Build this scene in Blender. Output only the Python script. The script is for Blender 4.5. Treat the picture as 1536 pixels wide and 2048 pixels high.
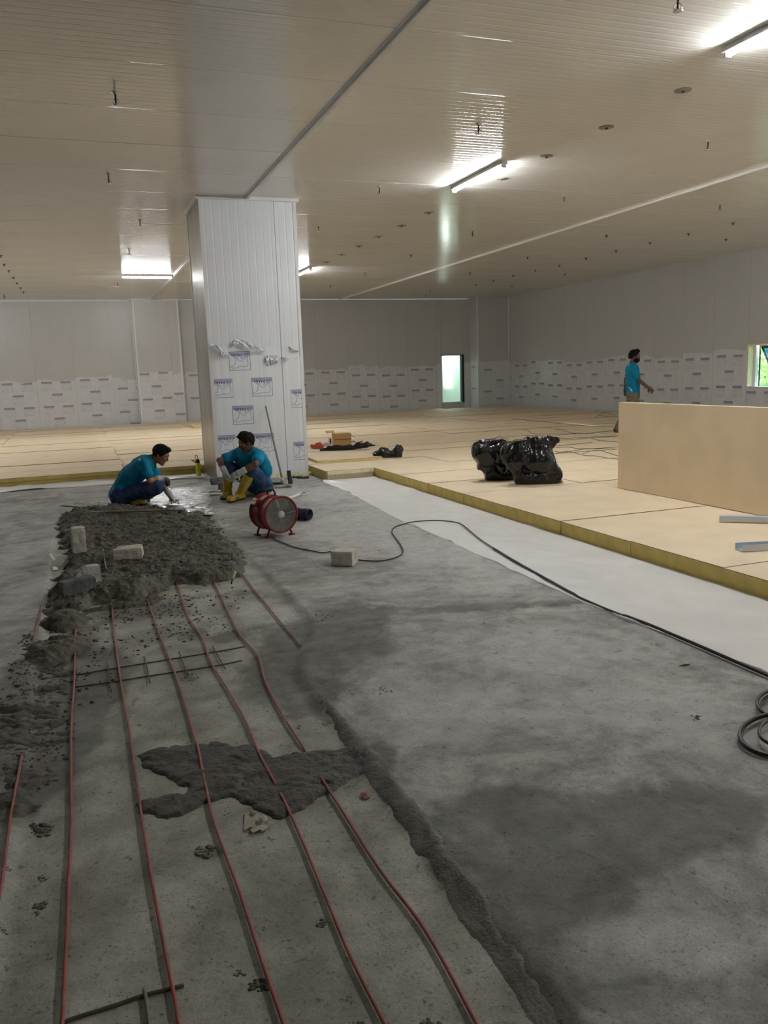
import bpy, bmesh, math, random
import numpy as np
from mathutils import Vector, Matrix

for o in list(bpy.data.objects): bpy.data.objects.remove(o, do_unlink=True)
SC = bpy.context.scene
COL = SC.collection
RND = random.Random(7)
NPR = np.random.RandomState(11)

# ------------------------------------------------------------------ camera
CAM_H, FPX = 1.55, 1642.0
PITCH, ROLL, YAW = 0.1693, -0.0342, 0.3506
def _rot():
    cy, sy = math.cos(YAW), math.sin(YAW); cp, sp = math.cos(PITCH), math.sin(PITCH); cr, sr = math.cos(ROLL), math.sin(ROLL)
    Rz = np.array([[cy,-sy,0],[sy,cy,0],[0,0,1]]); B = np.array([[1,0,0],[0,0,-1],[0,1,0]])
    Rx = np.array([[1,0,0],[0,cp,-sp],[0,sp,cp]]); Rr = np.array([[cr,-sr,0],[sr,cr,0],[0,0,1]])
    return Rr @ Rx @ B @ Rz
RM = _rot()
cam_data = bpy.data.cameras.new('camera'); cam = bpy.data.objects.new('camera', cam_data); COL.objects.link(cam)
cam_data.sensor_fit = 'VERTICAL'; cam_data.sensor_height = 36.0; cam_data.lens = FPX/2048*36.0
cam_data.clip_start = 0.05; cam_data.clip_end = 200
_m = np.diag([1,-1,-1]) @ RM
cam.matrix_world = Matrix.Translation((0,0,CAM_H)) @ Matrix(_m.T.tolist()).to_4x4()
SC.camera = cam

# ------------------------------------------------------------------ world, sun, exposure
SC.view_settings.view_transform = 'Standard'; SC.view_settings.look = 'None'
SC.view_settings.gamma = 1.0; SC.view_settings.use_curve_mapping = False
SC.view_settings.exposure = 1.33
LAMP_STRENGTH = 120.0
world = bpy.data.worlds.new('sky'); SC.world = world; world.use_nodes = True
nt = world.node_tree; bg = nt.nodes['Background']
sky = nt.nodes.new('ShaderNodeTexSky'); sky.sky_type = 'NISHITA'; sky.sun_disc = False
sky.sun_elevation = math.radians(48); sky.sun_rotation = math.radians(80); sky.air_density = 1.0; sky.dust_density = 1.0; sky.ozone_density = 3.0
nt.links.new(sky.outputs[0], bg.inputs[0]); bg.inputs[1].default_value = 0.75
sun_data = bpy.data.lights.new('sun', 'SUN'); sun_data.energy = 4.0; sun_data.angle = math.radians(0.6); sun_data.color = (1,.9,.75)
sun = bpy.data.objects.new('sun', sun_data); COL.objects.link(sun); sun.location = (40,0,20)
sun.rotation_euler = Vector((-0.86,0.42,-0.36)).to_track_quat('-Z','Y').to_euler()

# ------------------------------------------------------------------ place helpers: a direction seen by the camera met with a real surface
CP = np.array([0,0,CAM_H]); DH = np.array([math.sin(YAW), math.cos(YAW), 0.0]); RH = np.array([math.cos(YAW), -math.sin(YAW), 0.0])
def ray(x, y): return RM.T @ np.array([x-768.0, y-1024.0, FPX])
def P(x, y, z=0.0): d = ray(x,y); return CP + (z-CAM_H)/d[2]*d
def PY(x, y, Y): d = ray(x,y); return CP + Y/d[1]*d
def PX(x, y, X): d = ray(x,y); return CP + X/d[0]*d
def PD(x, y, D): d = ray(x,y); return CP + D/(d@DH)*d

# ------------------------------------------------------------------ object helpers
def lin(c):
    return tuple((v/255/12.92 if v/255 <= .04045 else ((v/255+.055)/1.055)**2.4) for v in c)
def tag(o, label=None, cat=None, group=None, kind=None):
    if label: o['label'] = label
    if cat: o['category'] = cat
    if group: o['group'] = group
    if kind: o['kind'] = kind
    return o
def empty(name, loc=(0,0,0), rz=0.0, label=None, cat=None, group=None, kind=None):
    o = bpy.data.objects.new(name, None); COL.objects.link(o); o.location = loc; o.rotation_euler = (0,0,rz); o.empty_display_size = .1
    return tag(o, label, cat, group, kind)
def link(name, me, parent=None, mats=None, loc=None, rot=None):
    o = bpy.data.objects.new(name, me); COL.objects.link(o)
    if mats is not None and len(me.materials) == 0:
        for m in (mats if isinstance(mats,(list,tuple)) else [mats]): me.materials.append(m)
    if parent is not None: o.parent = parent
    if loc is not None: o.location = loc
    if rot is not None: o.rotation_euler = rot
    return o
def mesh_np(name, V, F, smooth=True):
    me = bpy.data.meshes.new(name)
    V = np.asarray(V, np.float32); F = np.asarray(F, np.int32)
    me.vertices.add(len(V)); me.vertices.foreach_set('co', V.ravel())
    n = F.shape[1]; me.loops.add(F.size); me.loops.foreach_set('vertex_index', F.ravel())
    me.polygons.add(len(F)); me.polygons.foreach_set('loop_start', np.arange(0, F.size, n, dtype=np.int32))
    me.polygons.foreach_set('loop_total', np.full(len(F), n, np.int32))
    me.update(calc_edges=True); me.validate()
    me.polygons.foreach_set('use_smooth', np.full(len(me.polygons), smooth, bool))
    return me
class MB:
    # collects boxes, tubes, prisms, lathes in one bmesh
    def __init__(s): s.v=[]; s.f=[]; s.mi=[]; s.sm=[]
    def add(s, V, F, mi=0, sm=False):
        b=len(s.v); s.v += [tuple(map(float,p)) for p in V]
        for f in F: s.f.append([b+i for i in f]); s.mi.append(mi); s.sm.append(sm)
        return s
    def box(s, lo, hi, mi=0, faces_mi=None):
        x0,y0,z0=lo; x1,y1,z1=hi
        V=[(x0,y0,z0),(x1,y0,z0),(x1,y1,z0),(x0,y1,z0),(x0,y0,z1),(x1,y0,z1),(x1,y1,z1),(x0,y1,z1)]
        F=[(0,3,2,1),(4,5,6,7),(0,1,5,4),(1,2,6,5),(2,3,7,6),(3,0,4,7)]
        b=len(s.v); s.v+=V
        for i,f in enumerate(F): s.f.append([b+k for k in f]); s.mi.append(faces_mi[i] if faces_mi else mi); s.sm.append(False)
        return s
    def obox(s, c, ax, ay, az, mi=0):
        c=np.array(c,float); ax,ay,az=map(lambda a:np.array(a,float),(ax,ay,az))
        V=[c+sx*ax+sy*ay+sz*az for sz in (-1,1) for sx,sy in ((-1,-1),(1,-1),(1,1),(-1,1))]
        return s.add(V,[(0,3,2,1),(4,5,6,7),(0,1,5,4),(1,2,6,5),(2,3,7,6),(3,0,4,7)],mi)
    def tube(s, pts, r, n=8, mi=0, caps=True, r1=None, sm=True):
        pts=np.array(pts,float); m=len(pts); rr=np.array(r if hasattr(r,'__len__') else np.linspace(r, r if r1 is None else r1, m))
        t=np.gradient(pts,axis=0); t/= np.linalg.norm(t,axis=1)[:,None]+1e-12
        up=np.array([0,0,1.]) if abs(t[0][2])<.9 else np.array([1.,0,0])
        u=np.cross(t[0],up); u/=np.linalg.norm(u); V=[]
        for i in range(m):
            u=u-t[i]*(u@t[i]); u/=np.linalg.norm(u)+1e-12; w=np.cross(t[i],u)
            for k in range(n):
                a=2*math.pi*k/n; V.append(pts[i]+rr[i]*(math.cos(a)*u+math.sin(a)*w))
        F=[(i*n+k,i*n+(k+1)%n,(i+1)*n+(k+1)%n,(i+1)*n+k) for i in range(m-1) for k in range(n)]
        s.add(V,F,mi,sm); b=len(s.v)-len(V)
        if caps:
            s.f.append([b+k for k in reversed(range(n))]); s.mi.append(mi); s.sm.append(False)
            s.f.append([b+(m-1)*n+k for k in range(n)]); s.mi.append(mi); s.sm.append(False)
        return s
    def lathe(s, prof, axis_o, axis_d, n=24, mi=0, close=False, sm=True):
        o=np.array(axis_o,float); d=np.array(axis_d,float); d/=np.linalg.norm(d)
        up=np.array([0,0,1.]) if abs(d[2])<.9 else np.array([1.,0,0]); u=np.cross(d,up); u/=np.linalg.norm(u); w=np.cross(d,u)
        V=[o+d*h+r*(math.cos(2*math.pi*k/n)*u+math.sin(2*math.pi*k/n)*w) for (h,r) in prof for k in range(n)]
        m=len(prof); F=[(i*n+k,(i+1)*n+k,(i+1)*n+(k+1)%n,i*n+(k+1)%n) for i in range(m-1) for k in range(n)]
        return s.add(V,F,mi,sm)
    def prism(s, poly, o, ax, ay, az, mi=0):
        # polygon (u,v) on axes ax, ay from o, extruded along az
        o,ax,ay,az=map(lambda a:np.array(a,float),(o,ax,ay,az)); n=len(poly)
        V=[o+u*ax+v*ay for u,v in poly]+[o+u*ax+v*ay+az for u,v in poly]
        return s.add(V,[tuple(reversed(range(n))),tuple(range(n,2*n))]+[(i,(i+1)%n,n+(i+1)%n,n+i) for i in range(n)],mi)
    def mesh(s, name, fix=True):
        me=bpy.data.meshes.new(name); me.from_pydata(s.v,[],s.f); me.update()
        me.polygons.foreach_set('material_index',s.mi); me.polygons.foreach_set('use_smooth',s.sm)
        if fix:
            bm=bmesh.new(); bm.from_mesh(me); bmesh.ops.recalc_face_normals(bm,faces=bm.faces); bm.to_mesh(me); bm.free()
        return me
    def build(s, name, mats, parent=None, loc=None, rot=None, bevel=0, fix=True):
        me=s.mesh(name,fix)
        if bevel:
            bm=bmesh.new(); bm.from_mesh(me); bmesh.ops.bevel(bm,geom=[e for e in bm.edges if e.calc_face_angle(0)>.6],offset=bevel,segments=2,profile=.7,affect='EDGES'); bm.to_mesh(me); bm.free()
        return link(name,me,parent,mats,loc,rot)
def spline(pts, sub=6):
    pts=[np.array(p,float) for p in pts]; Q=[2*pts[0]-pts[1]]+pts+[2*pts[-1]-pts[-2]]; out=[]
    for i in range(1,len(Q)-2):
        for k in range(sub):
            t=k/sub; a,b,c,d=Q[i-1],Q[i],Q[i+1],Q[i+2]
            out.append(.5*((2*b)+(-a+c)*t+(2*a-5*b+4*c-d)*t*t+(-a+3*b-3*c+d)*t**3))
    out.append(pts[-1]); return np.array(out)

# ------------------------------------------------------------------ numpy noise
def _hash(ix, iy, iz=0, seed=0):
    h=(np.asarray(ix,np.int64)*374761393+np.asarray(iy,np.int64)*668265263+np.asarray(iz,np.int64)*2147483647+seed*974634721)&0xffffffff
    h=((h^(h>>13))*1274126177)&0xffffffff; h=((h^(h>>16))*2246822519)&0xffffffff
    return ((h^(h>>15))&0xffffff)/float(0xffffff)
def vnoise2(x, y, seed=0):
    ix=np.floor(x); iy=np.floor(y); fx=x-ix; fy=y-iy; fx=fx*fx*fx*(fx*(fx*6-15)+10); fy=fy*fy*fy*(fy*(fy*6-15)+10)
    a=_hash(ix,iy,0,seed); b=_hash(ix+1,iy,0,seed); c=_hash(ix,iy+1,0,seed); d=_hash(ix+1,iy+1,0,seed)
    return ((a*(1-fx)+b*fx)*(1-fy)+(c*(1-fx)+d*fx)*fy)*2-1
def fbm2(x, y, oct=4, seed=0, gain=.5):
    s=0; a=1; n=0
    for k in range(oct):
        s=s+a*vnoise2(x*2**k+k*17.3,y*2**k-k*9.1,seed+k); n+=a; a*=gain
    return s/n
def vnoise3(x, y, z, seed=0):
    x,y,z=np.broadcast_arrays(x,y,z); ix,iy,iz=np.floor(x),np.floor(y),np.floor(z); fx,fy,fz=x-ix,y-iy,z-iz
    fx,fy,fz=(f*f*(3-2*f) for f in (fx,fy,fz)); r=0
    for dz in (0,1):
        for dy in (0,1):
            for dx in (0,1):
                r=r+_hash(ix+dx,iy+dy,iz+dz,seed)*(fx if dx else 1-fx)*(fy if dy else 1-fy)*(fz if dz else 1-fz)
    return r*2-1
def worley2(x, y, seed=0):
    ix=np.floor(x); iy=np.floor(y); best=np.full(np.shape(x),9.0); hv=np.zeros(np.shape(x))
    for dx in (-1,0,1):
        for dy in (-1,0,1):
            px=ix+dx+_hash(ix+dx,iy+dy,1,seed); py=iy+dy+_hash(ix+dx,iy+dy,2,seed); d=np.hypot(px-x,py-y)
            m=d<best; best=np.where(m,d,best); hv=np.where(m,_hash(ix+dx,iy+dy,3,seed),hv)
    return best,hv
def sstep(a,b,x): t=np.clip((x-a)/(b-a),0,1); return t*t*(3-2*t)
def poly_sd(poly, X, Y):
    # signed distance to a polygon, positive inside
    poly=np.array(poly,float); ins=np.zeros(X.shape,bool); d=np.full(X.shape,1e9); n=len(poly)
    for i in range(n):
        a=poly[i]; b=poly[(i+1)%n]; e=b-a; wx=X-a[0]; wy=Y-a[1]
        t=np.clip((wx*e[0]+wy*e[1])/(e@e+1e-12),0,1); d=np.minimum(d,np.hypot(wx-t*e[0],wy-t*e[1]))
        c=((a[1]>Y)!=(b[1]>Y)); xi=a[0]+(Y-a[1])/(e[1] if abs(e[1])>1e-12 else 1e-12)*e[0]; ins^=(c&(X<xi))
    return np.where(ins,d,-d)

# ------------------------------------------------------------------ solids from blended limbs (surface nets over a distance field)
def surface_nets(V, org, h):
    s=V<0; nx,ny,nz=V.shape
    c=np.zeros((nx-1,ny-1,nz-1),np.int8)
    for dx in (0,1):
        for dy in (0,1):
            for dz in (0,1): c+=s[dx:nx-1+dx,dy:ny-1+dy,dz:nz-1+dz]
    act=(c>0)&(c<8); I,J,K=np.nonzero(act); n=len(I); idx=np.full(act.shape,-1,np.int64); idx[I,J,K]=np.arange(n)
    acc=np.zeros((n,3)); cnt=np.zeros(n); cor=[(a,b,d) for a in (0,1) for b in (0,1) for d in (0,1)]
    val={q:V[I+q[0],J+q[1],K+q[2]] for q in cor}
    for a in cor:
        for ax in range(3):
            if a[ax]==0:
                b=list(a); b[ax]=1; b=tuple(b); va,vb=val[a],val[b]; m=(va<0)!=(vb<0)
                t=np.where(m,va/np.where(va==vb,1,va-vb),0); p=np.array(a,float)[None,:]+np.zeros((n,3)); p[:,ax]+=t
                acc+=p*m[:,None]; cnt+=m
    vert=(acc/cnt[:,None]+np.stack([I,J,K],1))*h+np.array(org)
    quads=[]
    for ax in range(3):
        u,v=(ax+1)%3,(ax+2)%3
        sl=[slice(None)]*3; sl[ax]=slice(0,-1); s0=s[tuple(sl)]; sl[ax]=slice(1,None); s1=s[tuple(sl)]
        E=np.argwhere(s0!=s1)
        ok=(E[:,u]>0)&(E[:,v]>0)&(E[:,u]<V.shape[u]-1)&(E[:,v]<V.shape[v]-1); E=E[ok]
        if not len(E): continue
        ins=s0[E[:,0],E[:,1],E[:,2]]
        def cell(du,dv): Q=E.copy(); Q[:,u]-=du; Q[:,v]-=dv; return idx[Q[:,0],Q[:,1],Q[:,2]]
        q=np.stack([cell(1,1),cell(0,1),cell(0,0),cell(1,0)],1)
        q[~ins]=q[~ins][:,::-1]; quads.append(q)
    return vert,np.concatenate(quads)
def cap(a,b,ra,rb=None): return ('c',np.array(a,float),np.array(b,float),ra,ra if rb is None else rb)
def ell(c,r,R=None): return ('e',np.array(c,float),np.array(r,float),np.eye(3) if R is None else np.array(R,float))   # rows of R are the ellipsoid's axes
def rbox(c,half,R,rad): return ('b',np.array(c,float),np.array(half,float),np.array(R,float),rad)
def _bounds(p):
    if p[0]=='c': return np.minimum(p[1]-p[3],p[2]-p[4]),np.maximum(p[1]+p[3],p[2]+p[4])
    m=(max(p[2]) if p[0]=='e' else np.linalg.norm(p[2])); return p[1]-m,p[1]+m
def _eval(p,X,Y,Z):
    if p[0]=='c':
        a,b,ra,rb=p[1:]; e=b-a; L=e@e+1e-12; wx,wy,wz=X-a[0],Y-a[1],Z-a[2]
        t=np.clip((wx*e[0]+wy*e[1]+wz*e[2])/L,0,1)
        return np.sqrt((wx-t*e[0])**2+(wy-t*e[1])**2+(wz-t*e[2])**2)-(ra+(rb-ra)*t)
    c,r,R=p[1],p[2],p[3]; wx,wy,wz=X-c[0],Y-c[1],Z-c[2]
    q=[wx*R[i][0]+wy*R[i][1]+wz*R[i][2] for i in range(3)]
    if p[0]=='e':
        k0=np.sqrt(sum((q[i]/r[i])**2 for i in range(3))); k1=np.sqrt(sum((q[i]/r[i]**2)**2 for i in range(3)))+1e-9
        return k0*(k0-1)/k1
    rad=p[4]; g=[np.abs(q[i])-(r[i]-rad) for i in range(3)]
    return np.sqrt(sum(np.maximum(t,0)**2 for t in g))+np.minimum(np.maximum(np.maximum(g[0],g[1]),g[2]),0)-rad
def blob(name, prims, vox=.008, k=.02, clip=(), noise=None, cut=(), smooth=True, grow=0.0):
    # blend prims; clip: (point, normal) removes that side; cut: prims carved away; noise: (amp, freq, seed)
    B=[_bounds(p) for p in prims]; lo=np.min([b[0] for b in B],0)-grow-.03; hi=np.max([b[1] for b in B],0)+grow+.03
    n=np.ceil((hi-lo)/vox).astype(int)+2
    ax=[(lo[i]+vox*np.arange(n[i])).astype(np.float32) for i in range(3)]
    D=np.full(n,.2,np.float32)
    for p,(a,b) in zip(prims,B):
        m=grow+k+vox*3+.01
        sl=tuple(slice(max(0,int((a[i]-m-lo[i])/vox)),min(n[i],int((b[i]+m-lo[i])/vox)+2)) for i in range(3))
        X=ax[0][sl[0]][:,None,None]; Y=ax[1][sl[1]][None,:,None]; Z=ax[2][sl[2]][None,None,:]
        d=_eval(p,X,Y,Z); o=D[sl]; hh=np.clip(.5+.5*(o-d)/k,0,1); D[sl]=o*(1-hh)+d*hh-k*hh*(1-hh)
    D-=grow
    X=ax[0][:,None,None]; Y=ax[1][None,:,None]; Z=ax[2][None,None,:]
    if noise:
        near=np.abs(D)<.06; ii=np.nonzero(near); D[near]+=(noise[0]*vnoise3(ax[0][ii[0]]*noise[1],ax[1][ii[1]]*noise[1],ax[2][ii[2]]*noise[1],noise[2])).astype(np.float32)
    for (pt,nr) in clip:
        nr=np.array(nr,float); nr=nr/np.linalg.norm(nr); D=np.maximum(D,((X-pt[0])*nr[0]+(Y-pt[1])*nr[1]+(Z-pt[2])*nr[2]).astype(np.float32))
    for p in cut: D=np.maximum(D,-_eval(p,X,Y,Z).astype(np.float32))
    V,F=surface_nets(D,lo,vox); return mesh_np(name,V,F,smooth)

# ------------------------------------------------------------------ materials
def mat(name, col, rough=.6, metal=0.0, var=0.0, vscale=6.0, bump=0.0, bscale=30.0, spec=.5, coat=0.0, col2=None, detail=6, vstretch=None, distort=0.0, alpha=1.0, trans=0.0, emit=None, lo=.35, hi=.65, sub=0.0):
    m=bpy.data.materials.new(name); m.use_nodes=True; t=m.node_tree; b=t.nodes['Principled BSDF']
    b.inputs['Base Color'].default_value=(*col,1); b.inputs['Roughness'].default_value=rough; b.inputs['Metallic'].default_value=metal
    b.inputs['Specular IOR Level'].default_value=spec; b.inputs['Coat Weight'].default_value=coat; b.inputs['Alpha'].default_value=alpha
    b.inputs['Transmission Weight'].default_value=trans
    if emit: b.inputs['Emission Color'].default_value=(*emit[0],1); b.inputs['Emission Strength'].default_value=emit[1]
    if var or bump or col2:
        tc=t.nodes.new('ShaderNodeTexCoord'); src=tc.outputs['Object']
        if vstretch:
            mp=t.nodes.new('ShaderNodeMapping'); mp.inputs['Scale'].default_value=vstretch; t.links.new(src,mp.inputs[0]); src=mp.outputs[0]
        if var or col2:
            n=t.nodes.new('ShaderNodeTexNoise'); n.inputs['Scale'].default_value=vscale; n.inputs['Detail'].default_value=detail; n.inputs['Distortion'].default_value=distort; t.links.new(src,n.inputs['Vector'])
            r=t.nodes.new('ShaderNodeValToRGB'); r.color_ramp.elements[0].position=lo; r.color_ramp.elements[1].position=hi
            c2=col2 if col2 else tuple(max(0,v*(1+var)) for v in col); c1=col if col2 else tuple(v*(1-var) for v in col)
            r.color_ramp.elements[0].color=(*c1,1); r.color_ramp.elements[1].color=(*c2,1)
            t.links.new(n.outputs['Fac'],r.inputs[0]); t.links.new(r.outputs[0],b.inputs['Base Color'])
        if bump:
            n2=t.nodes.new('ShaderNodeTexNoise'); n2.inputs['Scale'].default_value=bscale; n2.inputs['Detail'].default_value=5; t.links.new(src,n2.inputs['Vector'])
            bp=t.nodes.new('ShaderNodeBump'); bp.inputs['Strength'].default_value=1.0; bp.inputs['Distance'].default_value=bump
            t.links.new(n2.outputs['Fac'],bp.inputs['Height']); t.links.new(bp.outputs[0],b.inputs['Normal'])
    return m
M={}
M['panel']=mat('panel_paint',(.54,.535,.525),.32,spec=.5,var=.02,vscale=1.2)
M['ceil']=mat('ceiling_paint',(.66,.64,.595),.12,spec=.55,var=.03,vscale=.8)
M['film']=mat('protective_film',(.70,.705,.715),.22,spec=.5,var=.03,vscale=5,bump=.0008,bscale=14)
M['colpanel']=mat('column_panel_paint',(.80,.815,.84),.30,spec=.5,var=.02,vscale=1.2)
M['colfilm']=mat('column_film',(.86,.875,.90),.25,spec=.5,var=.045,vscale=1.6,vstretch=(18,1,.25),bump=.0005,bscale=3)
M['trim']=mat('white_trim',(.78,.78,.77),.35)
M['ceil_trim']=mat('grey_trim',(.58,.58,.57),.35,var=.08,vscale=5)
M['ink']=mat('purple_ink',lin((92,88,140)),.5)
M['inkband']=mat('pale_purple_ink',lin((186,184,206)),.5)
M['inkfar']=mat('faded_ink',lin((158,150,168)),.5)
M['colshade']=mat('column_side_shade',(.42,.41,.385),.30,metal=.75,var=.14,vscale=3,vstretch=(1,1,.35),bump=.0006,bscale=8)  # same panel on the column's left face, its shadow put into the colour
M['tan']=mat('tan_facing',(.88,.72,.51),.62,var=.05,vscale=2.5,spec=.3)
M['foam']=mat('yellow_foam',(.74,.57,.19),.85,var=.07,vscale=9,bump=.003,bscale=70,spec=.2)
M['foamdull']=mat('dull_foam',(.36,.30,.15),.85,var=.2,vscale=7,bump=.003,bscale=60,spec=.2)
M['foamcream']=mat('cream_foam',(.82,.75,.48),.8,var=.1,vscale=20,bump=.004,bscale=60)
M['plastic']=mat('white_plastic_sheet',(.87,.865,.85),.33,var=.045,vscale=2.2,spec=.5,bump=.012,bscale=4,distort=1.0)
M['plastic2']=mat('wet_plastic_sheet',(.34,.345,.35),.22,var=.5,vscale=9,spec=.6,bump=.01,bscale=14,distort=1.2)
M['blackbag']=mat('black_polythene',(.004,.004,.005),.09,spec=.5,bump=.003,bscale=22)
M['rubber']=mat('black_rubber',(.012,.012,.013),.45)
M['rod']=mat('red_brown_rod',lin((150,74,66)),.45,var=.22,vscale=14,spec=.45)
M['rod2']=mat('dull_rod',lin((118,108,98)),.5,var=.22,vscale=10)
M['rust']=mat('rusty_wire',lin((84,70,52)),.7,var=.25,vscale=20)
M['cblock']=mat('concrete_block',(.50,.49,.45),.9,var=.22,vscale=14,bump=.006,bscale=55,spec=.25)
M['cblock2']=mat('pale_block',(.58,.55,.47),.9,var=.18,vscale=16,bump=.006,bscale=55,spec=.25)
M['cblock3']=mat('grey_block',(.17,.17,.16),.9,var=.35,vscale=11,bump=.007,bscale=50,spec=.25)
M['skin1']=mat('brown_skin',lin((104,70,48)),.5,var=.08,vscale=14)
M['skin2']=mat('tan_skin',lin((158,110,80)),.5,var=.08,vscale=14)
M['skin3']=mat('dark_skin',lin((104,70,52)),.5,var=.08,vscale=14)
M['hair']=mat('black_hair',(.006,.005,.005),.7,bump=.006,bscale=90,spec=.2)
M['shirt']=mat('turquoise_shirt',lin((12,128,164)),.8,var=.10,vscale=9,bump=.006,bscale=16,spec=.25)
M['shirtmark']=mat('white_shirt_print',(.6,.68,.72),.8)
M['jeans']=mat('blue_denim',lin((38,56,90)),.85,col2=lin((66,84,116)),vscale=10,bump=.006,bscale=22,spec=.2)
M['khaki']=mat('khaki_trousers',lin((112,106,88)),.85,var=.12,vscale=10,bump=.006,bscale=18,spec=.2)
M['boot']=mat('yellow_rubber_boot',lin((214,180,62)),.45,col2=lin((178,148,54)),vscale=7,bump=.003,bscale=16)
M['bootdirt']=mat('muddy_boot',lin((136,126,96)),.7,col2=lin((98,90,70)),vscale=12)
M['sole']=mat('boot_sole',(.035,.032,.028),.8)
M['glove']=mat('white_cotton_glove',lin((196,196,188)),.9,var=.1,vscale=25,bump=.003,bscale=90,spec=.2)
M['glovedirt']=mat('cement_glove',lin((150,148,138)),.9,var=.25,vscale=25)
M['shoe']=mat('dark_shoe',(.03,.028,.028),.6)
M['red']=mat('red_paint',lin((128,22,18)),.42,var=.15,vscale=6,spec=.5)
M['redin']=mat('red_paint_inside',lin((150,70,64)),.6,var=.12,vscale=8)
M['greyplastic']=mat('grey_guard',lin((150,148,140)),.5)
M['greymetal']=mat('grey_metal',(.35,.35,.34),.45,metal=.5,var=.15,vscale=10)
M['darkmetal']=mat('dark_metal',(.05,.05,.05),.45,metal=.5,var=.3,vscale=12)
M['yellow']=mat('yellow_plastic',lin((215,200,60)),.5)
M['thinwire']=mat('thin_wire',lin((58,50,42)),.6)
M['navy']=mat('navy_fabric',lin((34,40,66)),.7,var=.3,vscale=18,bump=.006,bscale=40)
M['greyfabric']=mat('grey_fabric',lin((96,94,86)),.8,var=.2,vscale=18)
M['wood']=mat('worn_wood',lin((140,130,112)),.6,var=.15,vscale=6,vstretch=(6,6,.6))
M['woodcream']=mat('cream_handle',lin((226,216,170)),.5,var=.06,vscale=20)
M['steel']=mat('steel',(.5,.5,.5),.35,metal=.9,var=.1,vscale=8)
M['whiteplastic']=mat('white_plastic',(.80,.79,.75),.45)
M['card']=mat('brown_card',lin((186,146,92)),.75,var=.06,vscale=6)
M['cardpale']=mat('pale_card',lin((222,196,140)),.75,var=.05,vscale=6)
M['tape']=mat('brown_tape',lin((92,66,38)),.3)
M['orange']=mat('orange_net',lin((214,92,48)),.6,col2=lin((150,60,44)),vscale=40)
M['pinkrag']=mat('pale_pink_plastic',lin((206,180,176)),.4)
M['paper']=mat('paper',lin((176,172,152)),.85,var=.14,vscale=22,bump=.002,bscale=80)
M['paperdark']=mat('print_grey',lin((128,124,110)),.85)
M['green_bottle']=mat('green_bottle_plastic',lin((224,244,84)),.15,var=.05,vscale=10,trans=.0,spec=.5)
M['green_bottle2']=mat('pale_green_plastic',lin((212,228,130)),.2,trans=.3)
M['blackplastic']=mat('black_plastic',(.02,.02,.02),.35)
M['galv']=mat('galvanised_steel',(.62,.65,.70),.38,metal=.65,var=.05,vscale=5)
M['galvblue']=mat('blue_film_on_steel',lin((178,212,240)),.3,var=.04,vscale=5)
M['lampbody']=mat('lamp_body',(.8,.8,.8),.4)
M['chrome']=mat('chrome',(.6,.6,.58),.22,metal=1.0)
M['discgrey']=mat('anchor_disc',lin((122,116,104)),.5)
M['tube']=mat('lit_tube',(1,1,1),.4,emit=((.94,.975,1.0),LAMP_STRENGTH))
M['glassblue']=mat('blue_window_glass',lin((60,150,190)),.08,spec=.5,trans=.55)
M['frameblack']=mat('black_frame',(.012,.013,.015),.4)
M['corridor']=mat('pale_green_wall',lin((206,222,212)),.5)
M['kraft']=mat('kraft_edge',lin((104,78,48)),.8,var=.2,vscale=12)
M['leaf']=mat('bright_leaf',lin((140,170,86)),.6,col2=lin((190,208,130)),vscale=1.2)
M['bark']=mat('bark',lin((84,70,54)),.9)
M['redscrap']=mat('red_scrap',lin((110,24,28)),.5)
M['whitescrap']=mat('white_scrap',(.72,.72,.70),.5)
M['mud']=mat('wet_mortar',(.040,.036,.026),.66,col2=(.150,.134,.100),vscale=9,bump=.006,bscale=60,spec=.4,lo=.3,hi=.7)
M['mudedge']=mat('dried_mortar_edge',(.115,.112,.097),.75,col2=(.225,.22,.195),vscale=14,bump=.005,bscale=90,spec=.3,lo=.3,hi=.7)
M['mudthin']=mat('thin_wet_mortar',(.040,.037,.030),.6,col2=(.095,.088,.071),vscale=9,bump=.005,bscale=70,spec=.4,lo=.3,hi=.7)
# ================================================================== SETTING
ZC, XR, YB, ZB = 4.115, 15.37, 28.44, 0.126      # ceiling, right wall, back wall, top of the insulation boards
XL, YF = -9.0, -7.0                               # left wall and the wall behind the camera
CX0, CX1, CY0, CY1 = 1.885, 3.302, 12.407, 13.73  # near column
XEDGE = 4.108                                     # edge of the board field

# ---- lamps (each fixture owns its lit tube)
def lamp(cx, cy, along, L, label):
    t=empty('batten_lamp',(cx,cy,ZC),0 if along=='y' else math.pi/2,label,'lamp',None)
    b=MB(); b.prism([(-.030,0),(.030,0),(.044,-.044),(.044,-.050),(-.044,-.050),(-.044,-.044)],(0,-L/2,0),(1,0,0),(0,0,1),(0,L,0)); b.build('lamp_body',M['lampbody'],t)
    p=[(.024*math.cos(a),-.057-.028*math.sin(a)) for a in np.linspace(-.2,math.pi+.2,11)]
    b=MB(); b.prism([(x,z) for x,z in p],(0,-L/2+.03,0),(1,0,0),(0,0,1),(0,L-.06,0)); b.build('lit_tube',M['tube'],t)
    for s in (-1,1):
        b=MB(); b.box((-.031,s*(L/2-.03)-.012,-.088),(.031,s*(L/2-.03)+.012,-.001)); b.build('end_cap',M['lampbody'],t,bevel=.003)
    return t
lamp(5.30,10.41,'y',1.52,'lit batten lamp in the middle of the ceiling, right of the near column')
lamp(5.33,5.15,'y',1.52,'lit batten lamp nearest the camera, at the top right corner')
lamp(1.915,21.75,'x',1.25,'lit batten lamp set crosswise in front of the far white pillar')
lamp(5.60,20.62,'y',1.45,'lit batten lamp peeking out behind the right edge of the near column')
lamp(5.30,-2.6,'y',1.52,'unseen lit batten lamp above and behind the camera on the right')  # from here on: unseen lamps added for the room's general light
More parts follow.
